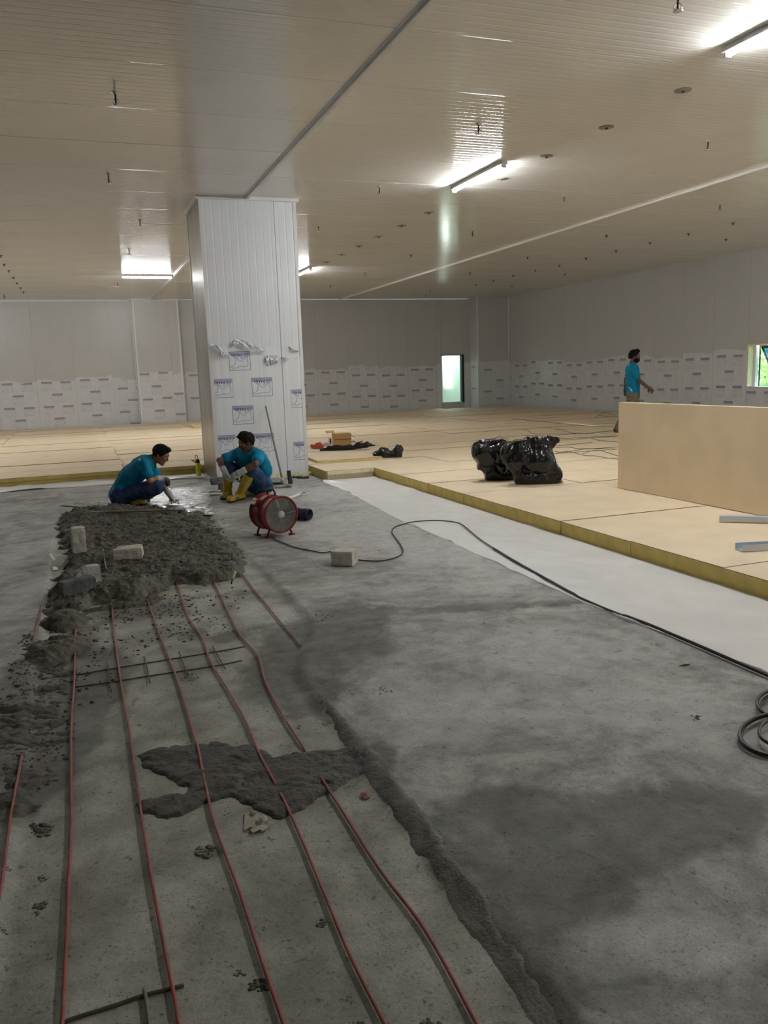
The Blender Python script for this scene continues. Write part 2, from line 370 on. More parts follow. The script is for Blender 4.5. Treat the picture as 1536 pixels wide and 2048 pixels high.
lamp(-3.4,21.75,'x',1.25,'lit batten lamp out of view at the far left, in line with the crosswise one')
lamp(-3.4,16.4,'x',1.25,'lit batten lamp out of view at the left, over the far boards')
lamp(12.2,8.2,'y',1.52,'lit batten lamp out of view over the right boards, beside the window')
lamp(12.2,1.5,'y',1.52,'lit batten lamp out of view over the near right boards')

# ---- ribbed sandwich panel: u across, l along, n outward
def panel_mesh(name, W, L, mapf, pitch=.1, gw=.016, slope=12, gap=.003, m='panel'):
    d=gw/4*math.tan(math.radians(slope)); prof=[(gap,-.012),(gap,-.003),(gap+.003,0),(gap+.006,0)]
    n=max(1,int(round(W/pitch))); 
    for k in range(n):
        c=(k+.5)*W/n; prof.append((c-gw/2-.002,0))
        for q in np.linspace(-1,1,9): prof.append((c+q*gw/2,-d*(1-q*q)))
        prof.append((c+gw/2+.002,0))
    prof+=[(W-gap-.006,0),(W-gap-.003,0),(W-gap,-.003),(W-gap,-.012)]
    V=[mapf(u,l,h) for l in (0,L) for u,h in prof]; k=len(prof)
    F=[(i,i+1,k+i+1,k+i) for i in range(k-1)]
    me=bpy.data.meshes.new(name); me.from_pydata(V,[],F); me.update(); me.polygons.foreach_set('use_smooth',[True]*len(F)); me.materials.append(M[m])
    # outward check
    nrm=np.array(mapf(0,0,1))-np.array(mapf(0,0,0)); pn=np.array(me.polygons[k//2].normal)
    if pn@nrm<0: me.flip_normals()
    return me

# ---- ceiling
b=MB(); b.box((XL-.1,YF-.1,ZC+.011),(XR+.1,YB+.1,ZC+.12)); ceil=b.build('ceiling',M['ceil']); tag(ceil,kind='structure')
PWID=1.2134; Y0S=6.27
for (xa,xb) in ((XL,2.532),(2.612,8.985),(9.045,XR)):
    me=panel_mesh('ceiling_panel',PWID,xb-xa,lambda u,l,h:(l,u,-h),pitch=.101,gw=.030,slope=10.5,m='ceil')
    for k in range(-11,19):
        y=Y0S+k*PWID
        if y+PWID>YB+.02:
            me2=panel_mesh('ceiling_panel',YB-y,xb-xa,lambda u,l,h:(l,u,-h),pitch=.101,gw=.030,slope=10.5,m='ceil'); link('ceiling_panel',me2,ceil,loc=(xa,y,ZC))
        elif y>YF-1.3: link('ceiling_panel',me,ceil,loc=(xa,y,ZC+RND.uniform(-.0015,.0)))
# joint trims of the ceiling
b=MB(); b.prism([(-.045,0),(-.045,-.006),(-.022,-.012),(-.022,-.038),(.022,-.038),(.022,-.012),(.045,-.006),(.045,0)],(2.571,YF,ZC),(1,0,0),(0,0,1),(0,CY0-YF,0))
o=b.build('trim_1',M['ceil_trim']); tag(o,kind='structure')
b=MB(); b.prism([(-.045,0),(-.045,-.006),(-.022,-.012),(-.022,-.038),(.022,-.038),(.022,-.012),(.045,-.006),(.045,0)],(2.571,CY1,ZC),(1,0,0),(0,0,1),(0,28.18-CY1,0))
o=b.build('trim_2',M['ceil_trim']); tag(o,kind='structure')
b=MB(); b.prism([(-.05,0),(-.05,-.006),(-.02,-.012),(-.02,-.028),(.02,-.028),(.02,-.012),(.05,-.006),(.05,0)],(9.015,YF,ZC),(1,0,0),(0,0,1),(0,YB-YF,0))
o=b.build('trim_3',M['trim']); tag(o,kind='structure')

# ---- printed stamp of the protective film, drawn once upright
def text_mesh(txt, size):
    c=bpy.data.curves.new('txt','FONT'); c.body=txt; c.size=size; c.align_x='CENTER'; c.align_y='CENTER'; c.offset=size*.018; c.resolution_u=2
    o=bpy.data.objects.new('txt',c); COL.objects.link(o); dg=bpy.context.evaluated_depsgraph_get(); me=bpy.data.meshes.new_from_object(o.evaluated_get(dg))
    bpy.data.objects.remove(o,do_unlink=True); return me
def strokes(b, lines, w, mi):
    for L in lines:
        L=[np.array(p,float) for p in L]
        for p,q in zip(L[:-1],L[1:]):
            d=q-p; n=np.linalg.norm(d)
            if n<1e-6: continue
            e=np.array([-d[1],d[0]])/n*w/2; ex=d/n*w*.3
            V=[p-ex-e,q+ex-e,q+ex+e,p-ex+e]; b.add([(v[0],v[1],.0012) for v in V],[(0,1,2,3)],mi)
SW,SH=.31,.27
def stamp_mesh(simple=False):
    b=MB(); w,h=SW/2,SH/2
    strokes(b,[[(-w,-h),(w,-h),(w,h),(-w,h),(-w,-h)]],.0055,0)
    b.add([(-w,-h,.0004),(w,-h,.0004),(w,-h+.055,.0004),(-w,-h+.055,.0004)],[(0,1,2,3)],1)
    bear=spline([(-.118,.0),(-.122,.045),(-.10,.082),(-.055,.088),(-.01,.078),(.03,.092),(.065,.098),(.10,.108),(.118,.094),(.138,.088),(.134,.076),(.108,.07),(.085,.058),(.07,.03),(.062,-.02),(.055,-.052)],4)
    leg2=[(.055,-.052),(.078,-.056),(.08,-.048),(.066,-.042)]; legs=spline([(.045,-.05),(.03,-.022),(.0,.004),(-.03,.0),(-.045,-.03),(-.04,-.055),(-.06,-.05),(-.075,-.022)],3)
    legr=spline([(-.118,.0),(-.112,-.03),(-.118,-.05),(-.09,-.056),(-.08,-.03)],3)
    strokes(b,[bear,leg2,legs,legr,[(.09,.094),(.095,.091)],[(.025,-.05),(.036,-.05)],[(-.02,-.03),(-.012,-.05)]],.0042,0)
    t=text_mesh('CS PANEL',.060); 
    b.add([(v.co.x*1.02,v.co.y-h+.046,.0018) for v in t.vertices],[tuple(p.vertices) for p in t.polygons],0)
    me=b.mesh('printed_stamp',fix=False); return me
STAMP=stamp_mesh(); STAMP.materials.append(M['ink']); STAMP.materials.append(M['inkband'])
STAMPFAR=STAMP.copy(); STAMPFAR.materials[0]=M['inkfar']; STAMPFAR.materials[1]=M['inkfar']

def clipped(me,lo,hi,up):
    if not up: lo,hi=-hi,-lo
    bm=bmesh.new(); bm.from_mesh(me)
    for x,n in ((lo,-1),(hi,1)): bmesh.ops.bisect_plane(bm,geom=bm.verts[:]+bm.edges[:]+bm.faces[:],plane_co=(x,0,0),plane_no=(n,0,0),clear_outer=True)
    m2=me.copy(); bm.to_mesh(m2); bm.free(); return m2
def film(parent, rot, org, u0, u1, zlo, ztop, up, seed, amp=.05, off=.0025, stamps='pattern', far=True, curl=True):
    # protective sheet on one panel with a torn top; local frame: u right, z up, towards the viewer
    fm=('film' if far else 'colfilm')
    r=random.Random(seed); n=18; us=np.linspace(u0+.004,u1-.004,n); tops=[ztop+amp*(vnoise2(np.array(u*3.1+seed*7.7),np.array(seed*1.3),seed)+.5*vnoise2(np.array(u*11.+seed),np.array(.5),seed+3)) for u in us]
    V=[];F=[]
    for i,u in enumerate(us):
        V+=[(u,-off,zlo),(u,-off,tops[i]-.03),(u,-off-(.012*max(0,vnoise2(np.array(u*14.),np.array(3.3),seed)) if curl else 0),float(tops[i]))]
    for i in range(n-1):
        for k in (0,1): F.append((i*3+k,(i+1)*3+k,(i+1)*3+k+1,i*3+k+1))
    me=bpy.data.meshes.new('protective_film'); me.from_pydata([tuple(map(float,v)) for v in V],[],F); me.update(); me.materials.append(M[fm])
    o=link('protective_film',me,parent,loc=org,rot=(0,0,rot)); st=[]
    if stamps=='pattern':
        uc=(u0+u1)/2; W=u1-u0; q=0; z=ztop-.03-SH/2-r.uniform(0,.10)
        while z>zlo+.12:
            for u in ((uc-.285,uc+.285) if q%2==0 else (uc,)):
                if u-SW/2>u0 and u+SW/2<u1 and z+SH/2<float(np.interp(u,us,tops))-.005: st.append((u,z))
            z-=.38; q+=1
    else: st=stamps
    for (u,z) in st:
        sm=STAMPFAR if far else STAMP
        if u+SW/2>u1 or u-SW/2<u0: sm=clipped(sm,max(-SW/2,u0-u),min(SW/2,u1-u),up)
        link('printed_stamp',sm,o,loc=(u,-off-.0012,z),rot=(math.pi/2,0 if up else math.pi,0))
    return o

# ---- back wall with its opening
DX0,DX1,DZ0,DZ1 = 12.87,13.80,.31,2.085
b=MB(); 
for lo,hi in (((XL,0,-.06),(DX0,.1,ZC)),((DX1,0,-.06),(XR+.1,.1,ZC)),((DX0,0,-.06),(DX1,.1,DZ0)),((DX0,0,DZ1),(DX1,.1,ZC))): b.box((lo[0],YB+.012,lo[2]),(hi[0],YB+.11,hi[2]))
wb=b.build('wall_back',M['panel']); tag(wb,kind='structure')
wmap=lambda u,l,h:(u,-h,l)
edges=[3.47]; 
while edges[-1]<DX0-1.2: edges.append(edges[-1]+1.15)
edges+= [DX0,DX1,XR]; 
left=[3.47]; 
while left[0]>XL+1.2: left.insert(0,left[0]-1.15)
cache={}
def wpanel(W,L):
    k=(round(W,3),round(L,3))
    if k not in cache: cache[k]=panel_mesh('wall_panel',W,L,wmap,pitch=.115,gw=.02,slope=10)
    return cache[k]
for a,c in list(zip(left[:-1],left[1:]))+list(zip(edges[:-1],edges[1:])):
    if abs(a-DX0)<1e-6:
        link('wall_panel',wpanel(c-a,ZC-DZ1),wb,loc=(a,YB,DZ1)); link('wall_panel',wpanel(c-a,DZ0),wb,loc=(a,YB,0)); continue
    link('wall_panel',wpanel(c-a,ZC),wb,loc=(a,YB,0))
sd=1
for a,c in list(zip(left[:-1],left[1:]))+list(zip(edges[:-1],edges[1:])):
    sd+=1
    if c<-2.5: continue
    if abs(a-DX0)<1e-6: continue
    if a>=DX1-1e-6: film(wb,0,(0,YB,0),a,a+.25,.1,1.78,False,sd,stamps=[]); continue
    film(wb,0,(0,YB,0),a,c,.10,1.66+.05*math.sin(sd*2.3)+(.06 if a>3 else .0),(sd%7 in (3,4)),sd,amp=.06)
# light edge angle along the top of the back wall
b=MB(); b.box((XL,YB-.035,ZC-.045),(3.5,YB,ZC-.001)); o=b.build('trim_4',M['trim']); tag(o,kind='structure')
b=MB(); b.box((1.90,YB-.03,.13),(1.935,YB,ZC-.046)); o=b.build('trim_5',M['trim']); tag(o,kind='structure')
# opening: black frame, corridor beyond with its lit window strip
dr=empty('window_1',(0,YB,0),kind='structure')
b=MB(); b.box((DX1-.085,-.03,DZ0),(DX1,.15,DZ1)); b.box((DX0,-.03,DZ1-.03),(DX1-.085,.15,DZ1)); b.build('black_frame',M['frameblack'],dr)
b=MB(); b.box((DX0,-.005,DZ0),(DX0+.035,.15,DZ1-.03)); b.box((DX0+.035,-.005,DZ0),(DX1-.085,.15,DZ0+.03)); b.build('pale_frame',M['trim'],dr)
b=MB(); b.box((DX0-.8,1.6,-.5),(DX1+1.6,1.7,3.2)); b.box((DX0-.8,.15,-.5),(DX0-.7,1.6,3.2)); b.box((DX1+1.5,.15,-.5),(DX1+1.6,1.6,3.2)); b.box((DX0-.8,.15,3.2),(DX1+1.6,1.7,3.3)); b.box((DX0-.8,.15,-.6),(DX1+1.6,1.7,-.5)); b.box((DX0+.42,1.54,-.5),(DX0+.5,1.6,3.2))
b.build('corridor_wall',M['corridor'],dr)
b=MB(); b.box((DX1-.04,1.50,.84),(DX1+.20,1.599,2.9)); b.build('lit_window',mat('lit_window_glow',(1,1,1),.5,emit=((.90,1.0,.94),1.5)),dr)
ad=bpy.data.lights.new('corridor_daylight','AREA'); ad.energy=24; ad.size=1.4; ad.color=(.86,1,.93); al=bpy.data.objects.new('corridor_daylight',ad); COL.objects.link(al); al.location=(DX1+.6,YB+.9,3.05)

# ---- right wall with the window
WY0,WY1,WZ0,WZ1 = 14.15,15.95,.875,1.905
b=MB()
for lo,hi in (((YF,-.06),(WY0,ZC)),((WY1,-.06),(YB+.1,ZC)),((WY0,-.06),(WY1,WZ0)),((WY0,WZ1),(WY1,ZC))): b.box((XR+.012,lo[0],lo[1]),(XR+.11,hi[0],hi[1]))
wr=b.build('wall_right',M['panel']); tag(wr,kind='structure')
redge=[WY1]
while redge[-1]<YB-1.3: redge.append(redge[-1]+1.15)
redge.append(YB); rl=[WY0]
while rl[0]>YF+1.2: rl.insert(0,rl[0]-1.15)
def rpanel(a,c,z0,z1): link('wall_panel',wpanel(c-a,z1-z0),wr,loc=(XR,c,z0),rot=(0,0,-math.pi/2))
for a,c in list(zip(rl[:-1],rl[1:]))+list(zip(redge[:-1],redge[1:])): rpanel(a,c,0,ZC)
rpanel(WY0,WY1,0,WZ0); rpanel(WY0,WY1,WZ1,ZC)
for a,c in list(zip(redge[:-1],redge[1:]))+[(WY0,WY0+.9),(WY0+.9,WY1)]:
    sd+=1; low=a<WY1-.01
    if low: film(wr,-math.pi/2,(XR,0,0),-c,-a,.10,WZ0-.01,False,sd,amp=.0,curl=False); continue
    if c>YB-.05: c=YB-.3
    film(wr,-math.pi/2,(XR,0,0),-c,-a,.10,1.72+.07*math.sin(sd*1.7),False,sd,amp=.06)
film(wr,-math.pi/2,(XR,0,0),-WY0,-WY0+1.15,.10,1.75,False,77)
# window: foam reveal, frame, tilted blue sash
wn=empty('window_2',(XR,0,0),kind='structure')
b=MB(); d=.16
b.box((-.02,WY1-.05,WZ0),(d,WY1,WZ1)); b.box((-.02,WY0,WZ0),(d,WY0+.05,WZ1)); b.box((-.02,WY0+.05,WZ1-.035),(d,WY1-.05,WZ1)); b.build('foam_reveal',M['foamcream'],wn)
b=MB(); b.box((-.03,WY0+.05,WZ0),(d,WY1-.05,WZ0+.02)); b.build('window_sill',M['trim'],wn)
b=MB(); b.box((d-.02,WY1-.13,WZ0),(d+.05,WY1-.05,WZ1)); b.box((d-.02,WY0+.05,WZ0),(d+.05,WY0+.16,WZ1)); b.build('window_frame',M['trim'],wn)
b=MB(); b.box((d+.05,WY1-.172,WZ0+.02),(d+.09,WY1-.16,WZ1-.035)); b.box((d+.05,WY0+.16,WZ0+.02),(d+.09,WY0+.19,WZ1-.035)); b.box((d+.05,WY0+.16,WZ1-.065),(d+.09,WY1-.16,WZ1-.035)); b.box((d+.05,WY0+.16,WZ0+.02),(d+.09,WY1-.16,WZ0+.03)); b.build('black_frame',M['frameblack'],wn)
th=math.radians(30); hl=WZ1-WZ0-.1
ax=np.array([math.sin(th),0,-math.cos(th)])
sy0,sy1=WY0+.2,WY1-.2; top=np.array([d+.07,(sy0+sy1)/2,WZ1-.07])
b=MB(); nrm=np.array([math.cos(th),0,math.sin(th)])
for e0,e1,l0,l1 in ((sy0,sy0+.04,0,hl),(sy1-.04,sy1,0,hl),(sy0+.04,sy1-.04,0,.04),(sy0+.04,sy1-.04,hl-.04,hl)):
    c=top+ax*(l0+l1)/2; c=c.copy(); c[1]=(e0+e1)/2; b.obox(c,ax*(l1-l0)/2,(0,(e1-e0)/2,0),nrm*.018)
sash=b.build('sash',M['frameblack'],wn)
b=MB(); c=top+ax*hl/2; b.obox(c,ax*(hl/2-.03),(0,(sy1-sy0)/2-.03,0),nrm*.004); b.build('blue_pane',M['glassblue'],sash)

# ---- corner pier at the right end of the back wall
pr=empty('pier',(0,0,0),label='pale panelled pier filling the far right corner of the room',cat='pillar')
b=MB(); b.box((14.06,27.75,0),(XR-.012,YB-.001,ZC-.003)); b.build('core',M['panel'],pr)
W=XR-14.06
link('wall_panel',panel_mesh('wall_panel',W,ZC-.004,wmap,pitch=.115,gw=.02,slope=10),pr,loc=(14.06,27.735,0)); 
link('wall_panel',panel_mesh('wall_panel',YB-27.75,ZC-.004,lambda u,l,h:(-h,u,l),pitch=.115,gw=.02,slope=10),pr,loc=(14.045,27.75,0))
b=MB(); b.box((14.03,27.72,.1),(14.07,27.76,ZC-.004)); b.box((XR-.05,27.70,.1),(XR-.013,27.735,ZC-.004)); b.build('corner_trim',M['trim'],pr)
film(pr,0,(0,27.735,0),14.08,XR-.06,.1,1.80,False,91,stamps=[(14.45,1.38),(14.95,.98),(14.45,.58),(14.95,.30)])
film(pr,-math.pi/2,(14.045,0,0),-28.43,-27.76,.1,1.80,False,92,stamps=[(-28.1,1.5),(-28.1,.7)])

# ---- columns
def column(x0,x1,y0,y1,label,near):
    c=empty('column',(0,0,0),label=label,cat='column')
    b=MB(); b.box((x0+.012,y0+.012,0),(x1-.012,y1-.012,ZC-.002)); b.build('core',M['panel'],c)
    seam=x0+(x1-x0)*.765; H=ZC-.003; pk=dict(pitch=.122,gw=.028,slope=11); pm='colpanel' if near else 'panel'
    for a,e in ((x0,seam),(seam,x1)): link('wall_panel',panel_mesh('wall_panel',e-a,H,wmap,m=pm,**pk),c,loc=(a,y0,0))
    link('wall_panel',panel_mesh('wall_panel',y1-y0,H,lambda u,l,h:(-h,u,l),m='colshade' if near else 'panel',**pk),c,loc=(x0,y0,0))
    link('wall_panel',panel_mesh('wall_panel',y1-y0,H,lambda u,l,h:(h,u,l),**pk),c,loc=(x1,y0,0))
    link('wall_panel',panel_mesh('wall_panel',x1-x0,H,lambda u,l,h:(u,h,l),**pk),c,loc=(x0,y1,0))
    for (x,y,sx,sy) in ((x0,y0,1,1),(x1,y0,-1,1),(x0,y1,1,-1),(x1,y1,-1,-1)):
        b=MB(); b.prism([(-.004,-.004),(.045,-.004),(.045,0),(0,0),(0,.045),(-.004,.045)],(x,y,.10),(sx,0,0),(0,sy,0),(0,0,ZC-.15)); b.build('corner_trim',M['trim'],c)
    for lo,hi in (((x0-.045,y0-.045),(x1+.045,y0-.004)),((x0-.045,y1+.004),(x1+.045,y1+.045)),((x0-.045,y0-.004),(x0-.004,y1+.004)),((x1+.004,y0-.004),(x1+.045,y1+.004))):
        b=MB(); b.box((lo[0],lo[1],ZC-.048),(hi[0],hi[1],ZC-.001)); b.build('top_trim',M['trim'],c)
    return c,seam
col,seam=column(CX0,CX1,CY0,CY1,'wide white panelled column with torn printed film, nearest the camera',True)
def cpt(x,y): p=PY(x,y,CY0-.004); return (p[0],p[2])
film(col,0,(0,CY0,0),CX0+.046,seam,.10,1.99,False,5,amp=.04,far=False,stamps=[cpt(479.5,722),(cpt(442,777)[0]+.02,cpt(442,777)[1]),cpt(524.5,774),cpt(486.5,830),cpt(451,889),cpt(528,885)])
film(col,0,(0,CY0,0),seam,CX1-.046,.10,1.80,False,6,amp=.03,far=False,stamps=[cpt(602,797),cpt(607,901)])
# torn strips hanging at the top of the film
def ribbon(name, pts, w, parent, m, seed, crumple=.02, axis=(0,0,1)):
    s=spline(pts,7); t=np.gradient(s,axis=0); t/=np.linalg.norm(t,axis=1)[:,None]; V=[];F=[]; k=6
    for i,p in enumerate(s):
        a=np.array(axis,float); a-=t[i]*(a@t[i]); a/=np.linalg.norm(a); n=np.cross(a,t[i]); f=w*(.35+.65*math.sin(math.pi*(i+1)/(len(s)+1)))
        for j in range(k):
            q=j/(k-1)-.5; d=crumple*float(vnoise2(np.array(i*.55+seed),np.array(j*.9+seed*2.)))+.4*crumple*math.cos(q*6.3+i*.7)
            V.append(p+a*q*f+n*d)
    for i in range(len(s)-1):
        for j in range(k-1): F.append((i*k+j,(i+1)*k+j,(i+1)*k+j+1,i*k+j+1))
    me=mesh_np(name,V,F,False); o=link(name,me,parent,m); md=o.modifiers.new('thick','SOLIDIFY'); md.thickness=.002; return o
def C3(x,y,d=.03): p=PY(x,y,CY0-d); return p
ribbon('torn_film',[C3(417,689),C3(430,693,.045),C3(443,702,.05),C3(459,712,.02)],.055,col,M['colfilm'],1)
ribbon('torn_film',[C3(437,695),C3(443,704,.06),C3(447,713,.05)],.05,col,M['colfilm'],2,axis=(1,0,0))
ribbon('torn_film',[C3(461,695,.02),C3(468,684,.04),C3(480,684,.05),C3(500,691,.06),C3(516,699,.06),C3(529,701,.03)],.07,col,M['colfilm'],3)
for i,(x,yb) in enumerate(((534,731),(543,729),(552,727))): ribbon('torn_film',[C3(x,711,.012),C3(x+1,720,.03),C3(x+2,yb,.02)],.065,col,M['colfilm'],4+i,axis=(1,0,0))
ribbon('torn_film',[C3(563,714,.012),C3(571,717,.03),C3(579,717,.02)],.035,col,M['colfilm'],9)
ribbon('torn_film',[C3(577,693,.012),C3(588,698,.03),C3(598,702,.02)],.035,col,M['colfilm'],10)
# cream foam left at the foot of the column
b=MB(); r=random.Random(3); xs=np.linspace(CX0+.02,CX1+.05,22)
for a,e in zip(xs[:-1],xs[1:]): b.box((a,CY0-.022-r.uniform(0,.014),-.005),(e,CY0-.004,.050+r.uniform(-.012,.012)))
b.build('foam_strip',M['foamcream'],col)
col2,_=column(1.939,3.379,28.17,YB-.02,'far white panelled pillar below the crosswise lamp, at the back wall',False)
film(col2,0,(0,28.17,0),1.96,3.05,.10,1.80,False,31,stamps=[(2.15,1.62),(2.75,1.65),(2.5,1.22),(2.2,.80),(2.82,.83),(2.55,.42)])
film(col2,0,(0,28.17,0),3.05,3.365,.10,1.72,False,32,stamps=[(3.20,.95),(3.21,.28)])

# ---- walls out of view
b=MB(); b.box((XL-.1,YF,-.06),(XL,YB,ZC)); o=b.build('wall_left',M['panel']); tag(o,kind='structure')
b=MB(); b.box((XL-.1,YF-.1,-.06),(XR+.11,YF,ZC)); o=b.build('wall_front',M['panel']); tag(o,kind='structure')
# ================================================================== FLOOR: slab with a long trench of bare concrete
def trench_edges(Y):
    xl=-.36+.02*fbm2(Y*1.7,Y*0+3.1,3,5)+.012*fbm2(Y*9,Y*0,3,9)
    xr=.985+.025*fbm2(Y*1.3,Y*0+8.7,3,6)+.012*fbm2(Y*11,Y*0+2,3,8)+.33*sstep(3.9,5.1,Y)
    return xl,xr
def floor_z(X,Y):
    xl,xr=trench_edges(Y); T=sstep(xl-.02,xl+.05,X)*(1-sstep(xr-.07,xr+.015,X))*(1-sstep(9.7,10.0,Y))
    lip=np.exp(-((X-xr-.05)/.07)**2)*(1-sstep(3.8,4.8,Y))
    far=1-.6*sstep(3,9,np.abs(Y)); X0_=X
    z=-.026*T+(.0018*fbm2(X*1.3,Y*1.3,3,21)+.0014*fbm2(X*9,Y*9,3,22))*(1-.5*T)*far
    z=z+lip*(.007*fbm2(X*7,Y*5,4,23)+.002+.005*fbm2(X*25,Y*25,3,24))
    return z,T,lip
xs=np.concatenate([np.arange(XL,-1.6,.12),np.arange(-1.6,3.3,.0135),np.arange(3.3,4.4,.05),np.linspace(4.4,XR,24)])
ys=[ -7.0]
while ys[-1]<YB: ys.append(ys[-1]+(.25 if ys[-1]<.6 else min(.3,max(.0105,.0068*ys[-1]))))
ys[-1]=YB; ys=np.array(ys)
X,Y=np.meshgrid(xs,ys); Z,T,lip=floor_z(X,Y)
Z=np.where(X>4.15,np.minimum(Z,-.012),Z); Z=np.where((X>3.0)&(X<=4.15),np.minimum(Z,.0005),Z)
ny,nx=X.shape; idx=np.arange(nx*ny).reshape(ny,nx)
F=np.stack([idx[:-1,:-1],idx[:-1,1:],idx[1:,1:],idx[1:,:-1]],-1).reshape(-1,4)
me=mesh_np('floor',np.stack([X,Y,Z],-1).reshape(-1,3),F)
def blobs(lst,X,Y):
    s=np.zeros(X.shape)
    for (px,py,rx,ry,a) in lst:
        c=P(px,py); dx=np.linalg.norm(P(px+rx,py)-c); e=P(px,py-ry); dy=max(np.linalg.norm(e-c),.02)
        u=(X-c[0])*RH[0]+(Y-c[1])*RH[1]; v=(X-c[0])*DH[0]+(Y-c[1])*DH[1]
        s=s+a*np.exp(-(u/dx)**2-(v/dy)**2)
    return s
wet=blobs([(1180,1680,230,90,1.0),(1000,1600,120,45,.6),(1420,1620,150,60,.9),(1100,1800,150,60,.5),(700,1260,110,70,.85),(640,1330,50,60,.7),(560,1330,60,50,.5),(520,1240,60,26,.5),(760,1540,40,60,.8),(900,1720,60,80,.6),(1020,1850,60,80,.9),(1100,1980,60,80,.8),(950,1215,170,10,.75),(1130,1205,110,9,.6),(60,1000,110,8,.6),(500,1040,60,26,.5),(560,1110,60,22,.4),(150,1420,60,120,.9),(40,1480,60,120,.9),(70,1380,80,70,1.1),(60,1500,80,80,1.1),(480,1350,60,60,.35),(600,1420,50,50,.45),(380,1262,34,14,1.0),(330,1212,70,16,.8),(250,1215,60,20,.7),(450,1268,40,14,.8),(480,1180,40,14,.5),(600,1300,60,50,.7),(560,1290,40,30,.6),(130,1520,50,90,.7),(110,1300,60,60,.7),(215,1384,22,8,.9),(375,1348,26,9,.8),(420,1690,34,14,.8),(140,1380,20,60,.5),(380,968,40,6,.6)],X,Y)
wet=wet+.22*lip
dust=blobs([(1050,1300,260,50,.8),(1250,1420,260,60,.7),(850,1440,140,60,.55),(700,1060,160,30,1.0),(900,1110,130,30,.95),(650,985,110,22,.9),(560,975,40,14,.7),(760,1020,70,20,.8),(1010,1170,90,20,.7),(760,1180,140,20,.45),(560,1230,60,22,1.3),(500,1210,40,18,.7),(900,1600,90,50,.5),(1080,1740,90,30,.7),(1400,1900,160,60,.7),(1300,1870,130,40,.5),(960,1700,50,60,.4),(60,1100,60,50,.6),(40,1200,40,60,.6),(500,1430,60,60,.4),(200,1570,60,80,.4)],X,Y)
n1=fbm2(X*2.1+3,Y*2.1,5,31); n2=fbm2(X*6,Y*6+4,5,32,.6)
wet=np.clip(wet*(1+.5*n1)+.32*n2-.08,0,1); n3=fbm2(X*14,Y*14,4,33,.65); wet=sstep(.22,.62,wet+.16*n3); dust=sstep(.15,.75,dust*(1+.6*n2)+.3*n1+.2*n3)
for nm,a in (('trench',T),('wet',wet),('dust',dust)):
    at=me.attributes.new(nm,'FLOAT','POINT'); at.data.foreach_set('value',np.ascontiguousarray(a,np.float32).ravel())
